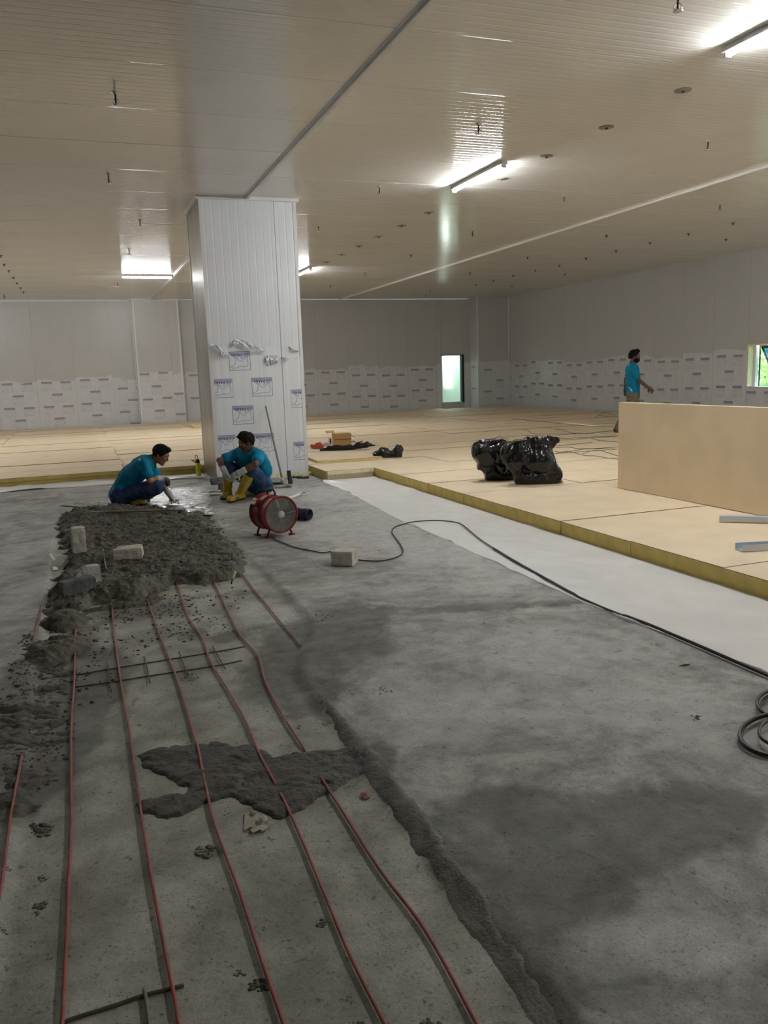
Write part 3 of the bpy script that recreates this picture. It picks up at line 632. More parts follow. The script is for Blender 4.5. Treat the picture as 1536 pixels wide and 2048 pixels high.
def floor_material():
    m=bpy.data.materials.new('screed'); m.use_nodes=True; t=m.node_tree; L=t.links.new; b=t.nodes['Principled BSDF']
    tc=t.nodes.new('ShaderNodeTexCoord').outputs['Object']
    def noise(s,d=6,dist=0,rough=.55,vec=None):
        n=t.nodes.new('ShaderNodeTexNoise'); n.inputs['Scale'].default_value=s; n.inputs['Detail'].default_value=d; n.inputs['Distortion'].default_value=dist; n.inputs['Roughness'].default_value=rough; L(vec or tc,n.inputs['Vector']); return n.outputs['Fac']
    def ramp(f,stops):
        r=t.nodes.new('ShaderNodeValToRGB'); e=r.color_ramp.elements
        e[0].position,e[0].color=stops[0][0],(*stops[0][1],1); e[1].position,e[1].color=stops[-1][0],(*stops[-1][1],1)
        for p,c in stops[1:-1]: q=e.new(p); q.color=(*c,1)
        L(f,r.inputs[0]); return r.outputs[0]
    def mix(f,a,c,mode='MIX'):
        n=t.nodes.new('ShaderNodeMix'); n.data_type='RGBA'; n.blend_type=mode
        if hasattr(f,'default_value') or not isinstance(f,(int,float)): L(f,n.inputs[0])
        else: n.inputs[0].default_value=f
        for s,i in ((a,6),(c,7)):
            if isinstance(s,tuple): n.inputs[i].default_value=(*s,1)
            else: L(s,n.inputs[i])
        return n.outputs[2]
    def math_(op,a,c):
        n=t.nodes.new('ShaderNodeMath'); n.operation=op; n.use_clamp=True
        for s,i in ((a,0),(c,1)):
            if isinstance(s,(int,float)): n.inputs[i].default_value=s
            else: L(s,n.inputs[i])
        return n.outputs[0]
    def attr(nm): a=t.nodes.new('ShaderNodeAttribute'); a.attribute_name=nm; return a.outputs['Fac']
    # streaks left by the trowel: arcs round a point to the right
    mp=t.nodes.new('ShaderNodeMapping'); mp.inputs['Location'].default_value=(-1.75,-3.6,0); L(tc,mp.inputs[0])
    wv=t.nodes.new('ShaderNodeTexWave'); wv.wave_type='RINGS'; wv.rings_direction='Z'; wv.inputs['Scale'].default_value=1.6; wv.inputs['Distortion'].default_value=7; wv.inputs['Detail'].default_value=4; wv.inputs['Detail Scale'].default_value=1.4; wv.inputs['Detail Roughness'].default_value=.65; L(mp.outputs[0],wv.inputs['Vector'])
    g=lambda v,k=1.0:(v,v*.985,v*.93*k)
    slab=ramp(noise(2.2,10,1.2,.68),[(.32,g(.19)),(.5,g(.36,1.01)),(.64,g(.54))])
    slab=mix(.5,slab,ramp(noise(7,9,1.6,.66),[(.36,(.55,.54,.52)),(.52,(1,1,1)),(.66,(1.25,1.25,1.25))]),'MULTIPLY')
    arcs=ramp(wv.outputs['Fac'],[(.15,g(.17)),(.5,g(.29)),(.9,g(.38))])
    slab=mix(.22,slab,arcs)
    tren=ramp(noise(3.4,9,.4,.6),[(.36,(.235,.24,.20)),(.52,(.355,.36,.31)),(.66,(.50,.50,.445))])
    col=mix(attr('trench'),slab,tren)
    col=mix(math_('MULTIPLY',attr('dust'),.72),col,ramp(noise(11,6,.5),[(.3,g(.46,1.03)),(.7,g(.66,1.05))]))
    col=mix(math_('MULTIPLY',attr('wet'),.86),col,ramp(noise(9,7,.3),[(.3,(.085,.083,.073)),(.7,(.19,.186,.165))]))
    sp=ramp(noise(70,4,0,.75),[(.33,(.42,.41,.39)),(.43,(1,1,1))]); col=mix(.9,col,sp,'MULTIPLY'); sg=ramp(noise(160,3,0,.8),[(.3,(.72,.72,.71)),(.7,(1.22,1.22,1.2))]); col=mix(.8,col,sg,'MULTIPLY')
    sp2=ramp(noise(24,4,.2,.75),[(.32,(.36,.35,.32)),(.39,(1,1,1))]); col=mix(.8,col,sp2,'MULTIPLY')
    sp3=ramp(noise(5.5,10,2.2,.72),[(.335,(.58,.56,.53)),(.40,(1,1,1))]); col=mix(.85,col,sp3,'MULTIPLY')
    L(col,b.inputs['Base Color'])
    r=ramp(noise(5,6),[(.3,(.45,)*3),(.7,(.78,)*3)]); L(r,b.inputs['Roughness']); b.inputs['Specular IOR Level'].default_value=.35
    bp=t.nodes.new('ShaderNodeBump'); bp.inputs['Distance'].default_value=.006; bp.inputs['Strength'].default_value=.9
    h=t.nodes.new('ShaderNodeMath'); h.operation='MULTIPLY_ADD'; L(noise(46,6,.2,.7),h.inputs[0]); h.inputs[1].default_value=.55; L(math_('MULTIPLY',wv.outputs['Fac'],.10),h.inputs[2])
    h2=t.nodes.new('ShaderNodeMath'); h2.operation='MULTIPLY_ADD'; L(noise(9,5,.6,.6),h2.inputs[0]); h2.inputs[1].default_value=.8; L(h.outputs[0],h2.inputs[2])
    L(h2.outputs[0],bp.inputs['Height']); L(bp.outputs[0],b.inputs['Normal'])
    return m
M['screed']=floor_material(); floor=link('floor',me,None,M['screed']); tag(floor,kind='structure')
b=MB(); b.box((XL-.1,YF-.1,-.2),(XR+.1,YB+.1,-.065)); b.build('base_slab',M['cblock3'],floor)

# ---- wet mortar: heightfields with crumbly lumps
def lumps(X,Y,seed,a1=.045,a2=.022):
    wx=X+.03*fbm2(X*7,Y*7,2,seed+40); wy=Y+.03*fbm2(X*7+5,Y*7,2,seed+41)
    md=sstep(-.35,.35,fbm2(X*2.2,Y*2.2,3,seed+44)); d,h=worley2(wx*10,wy*10,seed); z=a1*.85*(.25+.75*md)*np.sqrt(np.clip(1-(d/.75)**2,0,1))*(h>.45)*h
    d,h=worley2(wx*30,wy*30,seed+1); z=z+a2*.85*np.sqrt(np.clip(1-(d/.7)**2,0,1))*(h>.35)*h
    d,h=worley2(wx*62,wy*62,seed+2); z=z+a2*.4*np.sqrt(np.clip(1-(d/.7)**2,0,1))*h
    return z+.012*fbm2(X*5,Y*5,4,seed+3)
def mortar(name,polypx,label,res,thick,seed,edge=.10,ragged=.08,la=1.0,m='mud',extra=None,holes=0.0):
    poly=[P(x,y)[:2] for x,y in polypx]; poly=np.array(poly); lo=poly.min(0)-.15; hi=poly.max(0)+.15
    X,Y=np.meshgrid(np.arange(lo[0],hi[0],res),np.arange(lo[1],hi[1],res)); sd=poly_sd(poly,X,Y)+ragged*fbm2(X*6,Y*6,4,seed+9,.6)
    fz=floor_z(X,Y)[0]; k=sstep(-.02,edge,sd); z=k*(thick+la*lumps(X,Y,seed))-.014*(1-k)
    if extra: z=z+extra(X,Y)*sstep(-.02,.05,sd)
    if holes: z=z-holes*sstep(.05,.35,fbm2(X*5.3+9,Y*5.3,4,seed+13))
    Zm=fz+z; keep=(z>-.008); ny,nx=X.shape; idx=np.arange(nx*ny).reshape(ny,nx)
    F=np.stack([idx[:-1,:-1],idx[:-1,1:],idx[1:,1:],idx[1:,:-1]],-1).reshape(-1,4); kk=keep.ravel(); F=F[kk[F].any(1)]
    used=np.unique(F); rm=np.full(nx*ny,-1); rm[used]=np.arange(len(used)); V=np.stack([X,Y,Zm],-1).reshape(-1,3)[used]
    o=link(name,mesh_np(name,V,rm[F]),None,M[m]); tag(o,label,'mortar',kind='stuff'); return o
def bump(px,py,r,h): c=P(px,py); return lambda X,Y: h*np.exp(-((X-c[0])**2+(Y-c[1])**2)/r**2)
bumps=[bump(*q) for q in ((470,1095,.22,.03),(300,1180,.25,.03),(240,1185,.2,.035),(180,1125,.25,.03),(120,1190,.2,.04),(230,1028,.5,.03),(420,1150,.2,.02),(150,1085,.3,.03))]
mortar('mortar_bed',[(112,1040),(140,1024),(230,1020),(330,1022),(418,1026),(445,1058),(472,1088),(500,1118),(484,1148),(445,1158),(400,1164),(345,1164),(300,1188),(262,1202),(215,1200),(150,1222),(112,1236),(86,1222),(104,1160),(130,1110),(112,1072)],'bed of dark crumbly wet mortar filling the far end of the trench',.0095,.050,3,edge=.16,ragged=.09,la=.95,extra=lambda X,Y:sum(f(X,Y) for f in bumps))
mortar('mortar_patch',[(262,1500),(300,1482),(360,1474),(430,1472),(512,1474),(540,1486),(548,1504),(600,1492),(650,1480),(715,1486),(752,1508),(742,1536),(690,1560),(648,1592),(612,1612),(560,1628),(510,1614),(462,1590),(410,1602),(372,1626),(325,1636),(282,1616),(270,1594),(300,1580),(368,1578),(376,1564),(330,1556),(288,1540)],'dark flat patch of wet mortar across the rods in mid foreground',.0075,.007,17,edge=.04,ragged=.05,la=.24,m='mudthin')
mortar('mortar_heap',[(76,1250),(84,1225),(120,1212),(165,1212),(182,1228),(172,1248),(130,1260),(96,1262)],'small dark heap of wet mortar just in front of the block, at left',.0095,.02,27,edge=.12,ragged=.05,la=.7,extra=bump(125,1240,.16,.05))
mortar('mortar_heap',[(40,1320),(52,1290),(90,1275),(140,1270),(180,1272),(186,1290),(150,1308),(110,1325),(70,1335)],'second dark heap of wet mortar at the left trench edge, nearer the camera',.0095,.018,37,edge=.12,ragged=.05,la=.7,extra=bump(115,1297,.17,.045))
mortar('mortar_spill',[(0,1350),(50,1275),(84,1222),(112,1232),(96,1272),(150,1320),(150,1420),(142,1500),(130,1545),(80,1610),(30,1650),(-40,1680),(-120,1680),(-60,1500)],'thin dark mortar spill along the left trench edge',.010,-.006,47,edge=.06,ragged=.12,la=.5,m='mudthin',holes=.010)
mortar('mortar_ridge',[(150,1212),(196,1206),(225,1196),(262,1190),(318,1178),(330,1192),(296,1204),(250,1214),(205,1216),(170,1222)],'low ridge of dark mortar in front of the mortar bed',.0085,.012,57,edge=.06,ragged=.06,la=.7)
mortar('mortar_skim',[(118,1028),(150,1020),(190,1014),(245,1012),(380,1008),(412,1012),(405,1024),(300,1024),(190,1028),(130,1036)],'smeared mortar rim under the squatting worker',.011,.004,67,edge=.05,ragged=.08,la=.35)

mortar('mortar_strip',[(640,1402),(662,1398),(705,1452),(765,1512),(835,1606),(890,1686),(945,1752),(1000,1840),(1062,1928),(1140,2048),(1190,2120),(1118,2120),(1062,2040),(1000,1948),(948,1862),(892,1790),(848,1716),(800,1644),(738,1562),(690,1492)],'dark ragged strip of mortar along the right edge of the trench',.0085,.003,87,edge=.03,ragged=.03,la=.09,m='mudedge')
# ---- loose crumbs of mortar: one heap of countless bits
ico=bmesh.new(); bmesh.ops.create_icosphere(ico,subdivisions=1,radius=1.0); IV=np.array([v.co[:] for v in ico.verts]); IF=np.array([[v.index for v in f.verts] for f in ico.faces]); ico.free()
def crumbs(name,spots,label,m='mud'):
    VV=[];FF=[];n=0
    for (x,y,z,s,fl) in spots:
        j=IV*(1+.35*(NPR.rand(len(IV),1)-.5)); a=NPR.rand()*6.28; c,sn=math.cos(a),math.sin(a); e=.75+.6*NPR.rand()
        q=np.stack([(j[:,0]*c*e-j[:,1]*sn)*s+x,(j[:,0]*sn*e+j[:,1]*c)*s+y,j[:,2]*s*fl+z+s*fl*.45],1); VV.append(q); FF.append(IF+n); n+=len(IV)
    o=link(name,mesh_np(name,np.concatenate(VV),np.concatenate(FF)),None,M[m]); tag(o,label,'mortar crumbs',kind='stuff')
sp=[]
def scatter(px,py,rx,ry,n,s0,s1,fl=.6):
    for _ in range(int(n*2.2)):
        a=NPR.rand()*6.283; q=NPR.rand()**.6; p=P(px+rx*q*math.cos(a),py+ry*q*math.sin(a)); s=.58*(s0+(s1-s0)*NPR.rand()**4);
        if fbm2(np.array(p[0]*7.),np.array(p[1]*7.),3,91)<-.12: continue
        sp.append([p[0],p[1],0,s,fl])
for q in ((330,1210,150,35,420,.004,.02),(300,1180,200,30,220,.005,.026),(200,1260,110,60,260,.004,.02),(120,1330,110,80,420,.005,.024),(345,1265,45,22,70,.006,.02),(445,1255,45,16,60,.005,.018),(460,1120,30,40,120,.005,.022),(270,1110,150,60,300,.008,.028),(420,1060,30,40,60,.006,.022),(370,1345,30,10,30,.004,.012),(215,1378,20,8,26,.004,.013),(60,1450,90,120,300,.004,.018),(640,1430,60,40,40,.003,.012),(520,1300,180,120,120,.002,.008),(500,1800,500,260,520,.0015,.0055),(1000,1700,500,320,240,.0015,.005),(720,1105,60,18,60,.004,.012),(750,1380,40,15,24,.003,.011),(640,1235,30,10,14,.004,.016),(1000,1350,400,120,60,.002,.007),(260,1420,120,80,60,.002,.009)): scatter(*q)
for (px,py,r,n) in ((82,1648,26,16),(66,1640,14,8),(98,1641,14,8),(80,1796,18,12),(70,1812,10,6),(85,1742,14,9),(90,1725,8,4),(640,1830,18,12),(632,1792,10,5),(613,1807,6,3),(410,1690,26,14),(365,1648,9,4),(518,1952,26,16),(480,1930,16,7),(525,1842,11,4),(575,1865,12,4),(625,1918,10,4),(435,2012,8,3),(862,2030,24,12),(716,2030,16,5),(10,1732,12,5),(5,1850,12,6),(390,1690,12,5),(265,1505,8,3),(1520,1785,8,2),(1010,1670,10,3),(985,1662,6,2),(562,1720,7,2),(450,1613,10,3),(120,1880,5,2),(60,2030,6,2),(1390,1436,14,6),(690,1950,7,3),(880,1795,7,3),(845,1833,7,2),(640,1388,6,3),(645,1403,8,5),(655,1420,7,4),(668,1440,6,4),(682,1457,6,3),(700,1478,6,3),(1100,2005,8,4),(1118,2035,12,6),(1085,1985,7,3),(1050,1950,7,3),(760,1380,9,4)):
    for _ in range(n*4):
        a=NPR.rand()*6.283; q=NPR.rand()**.7*.8; p=P(px+r*q*math.cos(a),py+.6*r*q*math.sin(a)); s=r*(.10+.22*NPR.rand()**2)/FPX*np.hypot(*p[:2])*1.05; sp.append([p[0],p[1],0,s,.26])
A=np.array(sp); zf=floor_z(A[:,0],A[:,1])[0]; A[:,2]=zf-.001
inb=poly_sd([P(x,y)[:2] for x,y in ((112,1040),(230,1020),(418,1026),(500,1118),(400,1164),(262,1202),(112,1236),(104,1160))],A[:,0],A[:,1])>.05
A[inb,2]+=.07
A=A[(A[:,1]>.9)&(A[:,1]<10.3)]
crumbs('mortar_crumbs',A,'countless loose crumbs and splats of dark mortar over trench and slab')

# ---- rods in the trench, each its own bar
def rod(px,label,r=.0056,m='rod',lift=.006,sink=()):
    pts=[]
    for q in px:
        x,y=q[:2]; p=P(x,y,-.018); z=float(floor_z(np.array([p[0]]),np.array([p[1]]))[0][0])
        p=P(x,y,z+r+lift); p=np.append(p,q[2] if len(q)>2 else 0.0); pts.append(p)
    s=spline(pts,7); zz=floor_z(s[:,0],s[:,1])[0]; s[:,2]=np.maximum(s[:,2],zz+r*.8)-np.clip(s[:,3],0,.05); s=s[:,:3]
    b=MB(); b.tube(s,r,8); o=b.build('reinforcing_rod',M[m]); tag(o,label,'rod',group='red rods in the trench'); return o
rod([(88,1205),(82,1222),(68,1288),(64,1312,.03),(58,1360,.04),(48,1440,.04),(44,1500,.03),(42,1520),(20,1640),(6,1750),(-14,1860),(-40,2000)],'leftmost dull rod of the trench, half buried in mortar spill',.0056,'rod')
rod([(150,1190),(152,1215),(152,1236),(152,1250,.02),(151,1262,.0),(150,1300),(148,1372),(143,1440),(142,1550),(143,1640),(138,1760),(131,1920),(124,2050),(118,2130)],'second rod from the left, reddish, ending at the bottom left corner')
rod([(212,1165),(220,1185),(228,1260),(240,1350),(250,1410),(262,1480),(280,1610),(300,1740),(330,1900),(345,1975),(358,2050),(372,2130)],'third rod from the left, reddish, crossing the rusty crossbar at the bottom')
rod([(286,1165),(297,1205),(320,1270),(342,1325),(365,1390),(385,1460),(397,1500),(408,1555),(430,1650),(478,1780),(520,1910),(568,2050),(596,2130)],'fourth rod from the left, reddish, passing left of the torn paper scrap')
rod([(352,1160),(375,1230),(405,1275),(420,1320),(450,1370),(490,1440),(520,1510),(546,1558),(556,1577,.025),(564,1592),(600,1670),(650,1790),(700,1910),(770,2050),(808,2130)],'fifth rod from the left, reddish, passing right of the torn paper scrap')
rod([(420,1148),(450,1210),(480,1270),(515,1310),(530,1360),(565,1430),(603,1488),(614,1506,.02),(632,1538,.02),(642,1555),(690,1630),(760,1740),(850,1860),(955,2050),(998,2130)],'sixth rod from the left, reddish, nearest the ragged slab edge')
rod([(486,1150),(508,1180),(530,1206),(556,1238),(582,1268),(602,1292)],'short reddish rod at the right of the trench, beside the chisel',.0052)
# wire ladder lying under the rods
lw=empty('wire_ladder',(0,0,0),label='rusty wire ladder with short crosspieces lying across the trench under the rods',cat='wire mesh')
def onfl(x,y,r,lift=0.0):
    p=P(x,y,-.03); z=float(floor_z(np.array([p[0]]),np.array([p[1]]))[0][0]); return P(x,y,z+r+lift)
def wire(px,name,parent,r=.0035,lift=.001,m='rust'):
    b=MB(); b.tube(spline([onfl(x,y,r,lift) for x,y in px],5),r,6); return b.build(name,M[m],parent)
wire([(150,1350),(220,1338),(300,1325),(380,1312),(440,1302),(490,1293)],'long_wire',lw); wire([(150,1374),(222,1364),(310,1350),(390,1338),(440,1330),(484,1321)],'long_wire',lw)
for px in ([(214,1325),(219,1352),(223,1384)],[(288,1313),(295,1340),(300,1366)],[(358,1303),(366,1326),(376,1350)],[(425,1292),(437,1314),(451,1338)]): wire(px,'cross_wire',lw,lift=.0075)
cb_=empty('rusty_crossbar',(0,0,0),label='rusty brown crossbar at the bottom edge, joining the second and third rods',cat='rod')
wire([(120,2048),(150,2036),(220,2014),(290,1990),(330,1980),(368,1970)],'bar',cb_,r=.0055,lift=-.001); wire([(288,1978),(292,2000),(298,2050),(300,2110)],'short_bar',cb_,r=.005,lift=.004,m='rod2')
wire([(206,1098),(209,1120),(213,1140)],'rod_stub',None,r=.006,lift=.075,m='rod2'); tag(bpy.context.scene.objects['rod_stub'],'thin rod stub poking out of the mortar bed between two blocks','rod')

# ================================================================== INSULATION BOARDS
lay=empty('insulation_layer',(0,0,0),label='layer of tan faced yellow foam insulation boards covering the far and right floor',cat='insulation')
def board_mesh(L,W,H=ZB,warp=0.0):
    b=MB(); b.box((0,0,0),(L,W,H-.0045),faces_mi=[0,1,1,1,1,1]); b.box((0,0,H-.0045),(L,W,H),faces_mi=[0,0,2,2,2,2]); return b.mesh('insulation_board')
bc={}
def board(x,y,L,W,z=0.0,H=ZB,key=None):
    k=(round(L,2),round(W,3),round(H,3))
    if k not in bc: bc[k]=board_mesh(k[0],k[1],k[2]); bc[k].materials.append(M['tan']); bc[k].materials.append(M['foam']); bc[k].materials.append(M['kraft'])
    return link('insulation_board',bc[k],lay,loc=(x,y,z-.010))
r=random.Random(5)
y=11.62; rows=[]
# rows of the right field: front rows toward the camera (edge at XEDGE)
yy=11.62
row_y=[11.62-1.03*k for k in range(0,12)]
for k,y1 in enumerate(row_y):
    y0=y1-1.03; x=XEDGE+r.uniform(-.006,.006); first=True
    while x<XR-.3:
        L=[1.6,2.4][k%2] if first else 2.4; first=False; L=min(L,XR-.03-x)
        board(x,y0+r.uniform(.0005,.004),round(L,2)-.004,1.03-.0085,z=r.uniform(-.003,.003)+.010).rotation_euler=(0,0,r.uniform(-.0015,.0015)); x+=L+r.uniform(.0,.006)
ytop=11.62; k=0
while ytop<27.9:
    W=1.03 if ytop<26.9 else YB-.02-ytop; x0=3.36 if k<2 else XL+.05
    if k==0: x0=3.36
    if k==1: x0=3.36
    x=x0+(0 if k<2 else -.7*(k%3)); first=True
    x=max(x,XL+.02)
    while x<XR-.3:
        L=2.4
        if k<2 and first: L=1.55 if k else 2.0
        first=False; L=min(L,XR-.03-x)
        blocked=(x<CX1+.04 and x+L>CX0-.04 and ytop<CY1+.02 and ytop+W>CY0)
        inpier=(x+L>14.0 and ytop+W>27.7)
        inc2=(ytop+W>28.15 and x<3.4 and x+L>1.9)
        if k==2 and x<1.7 and not blocked:
            Lc=min(L,1.80-x); board(x,ytop-.02+r.uniform(-.01,.01),round(Lc,2)-.004,1.0,z=.010,H=.062); board(x,ytop+.012+r.uniform(0,.01),round(Lc,2)-.01,.985,z=.010+.065,H=.061)
            if x+L>1.85 and Lc<L-.3: board(1.85,ytop+.03,round(x+L-1.85,2),.97,z=.010)
        elif not blocked: board(x,ytop+r.uniform(.004,.014),round(L,2)-.004,round(min(W,(28.10-ytop) if inc2 else (27.66-ytop) if inpier else W),2)-(.016 if x>3 else r.choice((.016,.024,.05))),z=r.uniform(-.004,.004)+.010).rotation_euler=(0,0,0 if inc2 or inpier or ytop<14.5 else r.uniform(-.004,.004) if x>2 else r.uniform(-.009,.009))
        x+=L+r.uniform(0,.012)
    ytop=13.76 if k==1 else ytop+1.03; k+=1
# a raised board and the shaded hollows between far boards
o=board(3.1,24.3,2.4,1.0,z=ZB+.012,H=.05)
o=board(3.55,12.75,1.1,.92,z=ZB+.014,H=.035); o.rotation_euler=(0,0,-.05)
# board standing on edge
sb=empty('standing_board',(5.80,7.93,ZB+.004),label='big tan insulation board standing on its long edge at the right',cat='insulation')
b=MB(); b.box((0,-3.2,0),(.006,0,.98)); b.build('facing_sheet',M['tan'],sb)
b=MB(); b.box((.006,-3.195,.003),(.092,-.004,.983)); b.build('foam_core',M['foamcream'],sb); b=MB(); b.box((.092,-3.2,0),(.098,0,.98)); b.build('back_facing',M['tan'],sb)
# loose end board by the column, its paper face to the front
eb=empty('loose_board',(3.36,11.60,0),label='short board with pale paper wrapped front edge right of the column',cat='insulation')
b=MB(); b.box((.008,-.012,.002),(.74,-.002,.07)); b.build('lower_strip',mat('pinkish_paper',lin((206,182,150)),.6),eb); b=MB(); b.box((.008,-.024,.072),(.74,-.002,ZB)); b.build('upper_strip',M['foamcream'],eb,bevel=.006)

# ================================================================== PLASTIC SHEETS
def sheet(name,edgeL,xr,label,ys,nx,m,amp,seed,hem=True):
    # strip between a wavy left edge (function of Y) and x=xr
    V=[]; 
    for y in ys:
        xl=edgeL(y)
        for i in range(nx):
            u=i/(nx-1); uu=u**1.5; x=xl+(xr-xl)*uu; w=max(0.0,1-(x-xl)/.16) if hem else 0
            d=.5*vnoise2(np.array(x*3.2+y*1.1),np.array(y*1.6-x),seed)+.5*vnoise2(np.array(x*7.+y*4.),np.array(y*2.2),seed+1)
            z=.003+amp*max(0,float(d))**1.4*1.8+w*(.003+.007*float(vnoise2(np.array(y*6.),np.array(x*30.),seed+2)))
            if u==0: z=.0005
            V.append((x,y,z))
    n=len(ys); F=[(j*nx+i,j*nx+i+1,(j+1)*nx+i+1,(j+1)*nx+i) for j in range(n-1) for i in range(nx-1)]
    o=link(name,mesh_np(name,V,F),None,M[m]); tag(o,label,'plastic sheet'); return o
EP=np.array([P(x,y)[:2] for x,y in ((616,951),(660,970),(700,986),(740,1008),(800,1041),(860,1066),(940,1102),(1000,1130),(1080,1166),(1150,1197),(1250,1240),(1350,1274),(1400,1292),(1536,1352))]); EP=EP[np.argsort(EP[:,1])]
edgeL=lambda y: float(np.interp(y,EP[:,1],EP[:,0]))+.012*float(vnoise2(np.array(y*4.),np.array(.3),4))+.006*float(vnoise2(np.array(y*15.),np.array(.3),5))
sheet('plastic_sheet',edgeL,4.25,'long white plastic sheet on the slab beside the yellow board edge',np.concatenate([np.arange(-1.5,1.5,.15),np.arange(1.5,11.58,.035)]),44,'plastic',.013,3)
V=[];F=[];xs_=np.arange(-6.0,1.82,.04); nyy=14
for i,x in enumerate(xs_):
    for j in range(nyy):
        u=j/(nyy-1); y=13.07+.06*float(vnoise2(np.array(x*1.7),np.array(1.),8))+u*(.62); V.append((x,y,.005+.022*max(0,float(vnoise2(np.array(x*5.+y*2),np.array(y*9.),9)))+(.012 if 0<j<3 else 0)))
for i in range(len(xs_)-1):
    for j in range(nyy-1): a=i*nyy+j; F.append((a,a+nyy,a+nyy+1,a+1))
tag(link('plastic_sheet',mesh_np('plastic_sheet',V,F),None,M['plastic']),'crumpled white plastic strip in front of the far left boards','plastic sheet')
# wet crumpled film where the first worker trowels
poly=np.array([P(x,y)[:2] for x,y in ((120,1012),(200,1000),(262,990),(330,978),(400,972),(428,990),(418,1012),(432,1030),(402,1036),(350,1026),(290,1022),(200,1022))])
lo,hi=poly.min(0)-.1,poly.max(0)+.1; X,Y=np.meshgrid(np.arange(lo[0],hi[0],.018),np.arange(lo[1],hi[1],.018)); sd_=poly_sd(poly,X,Y)+.06*fbm2(X*5,Y*5,3,71)
c=P(425,1022); crisp=np.exp(-((X-c[0])**2+(Y-c[1])**2)/.35**2)
Zs=.006+.010*np.abs(fbm2(X*3+Y*2,Y*9,4,72))*2+crisp*.05*np.abs(fbm2(X*8,Y*8,3,73)); Zs=np.maximum(Zs,floor_z(X,Y)[0]+.004)
ny_,nx_=X.shape; idx=np.arange(nx_*ny_).reshape(ny_,nx_); F=np.stack([idx[:-1,:-1],idx[:-1,1:],idx[1:,1:],idx[1:,:-1]],-1).reshape(-1,4); kk=(sd_>0).ravel(); F=F[kk[F].all(1)]
used=np.unique(F); rm=np.full(nx_*ny_,-1); rm[used]=np.arange(len(used))
tag(link('plastic_sheet',mesh_np('plastic_sheet',np.stack([X,Y,Zs],-1).reshape(-1,3)[used],rm[F]),None,M['plastic2']),'wet shiny plastic film smeared with cement around the squatting worker','plastic sheet')
# ================================================================== CEILING FITTINGS
SPK=MB(); SPK.lathe([(0,.0),(0,.032),(.006,.034),(.012,.02),(.02,.014)],(0,0,0),(0,0,-1),16); SPK_P=SPK.mesh('rose'); SPK_P.materials.append(M['chrome'])
q=MB(); q.tube([(0,0,-.015),(0,0,-.105)],.009,8); SPK_S=q.mesh('stem'); SPK_S.materials.append(M['darkmetal'])
q=MB(); q.lathe([(.105,.0),(.105,.034),(.110,.036),(.113,.02),(.118,0)],(0,0,0),(0,0,-1),14); q.tube(spline([(.012,0,-.06),(.028,0,-.08),(.02,0,-.104)],3),.004,5); q.tube(spline([(-.012,0,-.06),(-.028,0,-.08),(-.02,0,-.104)],3),.004,5); SPK_D=q.mesh('deflector'); SPK_D.materials.append(M['chrome'])
spr=[(231,196),(217,357),(280,445),(258,502),(957,257),(1356,4),(759,380),(1128,397),(1416,289),(637,456),(1440,413),(945,467),(235,569),(8,593),(730,547)]
names=['sprinkler head at the upper left of the ceiling','second sprinkler down at the left of the ceiling','sprinkler just left of the column top','sprinkler above the crosswise lamp','sprinkler standing in the striped lamp reflection','sprinkler cut by the top edge of the picture','sprinkler left of the middle lamp','sprinkler right of the middle lamp','sprinkler under the right discs, near the right edge','sprinkler just right of the column, high up','dark sprinkler beyond the long ceiling trim at the right','double tipped sprinkler beyond the middle lamp','small sprinkler below the crosswise lamp','bright small sprinkler at the far left over the back wall','bright small sprinkler beyond the lamp behind the column']
for (x,y),nm in zip(spr,names):
    p=P(x,y,ZC-.05); t=empty('sprinkler',(p[0],p[1],ZC),RND.uniform(0,3),nm,'sprinkler','ceiling sprinklers')
    for n_,me in (('rose',SPK_P),('stem',SPK_S),('deflector',SPK_D)): link(n_,me,t)
q=MB(); q.lathe([(0,.0),(0,.080),(.004,.084),(.008,.080),(.009,0)],(0,0,0),(0,0,-1),20); DISC=q.mesh('disc'); DISC.materials.append(M['discgrey'])
q=MB(); q.lathe([(.008,0),(.008,.016),(.026,.014),(.026,0)],(0,0,0),(0,0,-1),10); DBOLT=q.mesh('bolt'); DBOLT.materials.append(M['darkmetal'])
for k,(x,y) in enumerate(((1366,180),(1213,254),(1093,312),(1003,357),(858,425),(804,451),(757,473),(718,492),(684,509),(653,524))):
    p=P(x,y,ZC); t=empty('ceiling_anchor',(p[0],p[1],ZC),0,('nearest','second','third','fourth','fifth','sixth','seventh','eighth','ninth','farthest')[k]+' flat grey disc in the row along the ceiling','ceiling anchor','discs in a row along the ceiling'); link('disc',DISC,t); link('bolt',DBOLT,t)
q=MB(); q.lathe([(0,.0),(0,.038),(.005,.04),(.010,.014),(.045,.012),(.045,0)],(0,0,0),(0,0,-1),10); PIN=q.mesh('ceiling_pin'); PIN.materials.append(M['darkmetal'])
ORD=['first','second','third','fourth','fifth','sixth','seventh','eighth','ninth','tenth','eleventh','twelfth','thirteenth','fourteenth','fifteenth','sixteenth','seventeenth','eighteenth','nineteenth','twentieth']
pins=sorted(((1213,473),(1466,448),(1452,480),(1377,469),(1300,487),(1232,503),(1172,518),(1119,532),(1055,516),(1071,542),(1130,549),(1026,552),(1024,573),(940,548),(987,562),(952,570),(851,592),(860,582),(822,512),(661,573)),key=lambda q:-q[0])
for k,(x,y) in enumerate(pins):
    p=P(x,y,ZC-.02); o=link('ceiling_pin',PIN,None,loc=(p[0],p[1],ZC)); tag(o,'small dark fixing pin on the right ceiling, '+ORD[k]+' counted from the right edge','ceiling pin','small pins on the right ceiling')
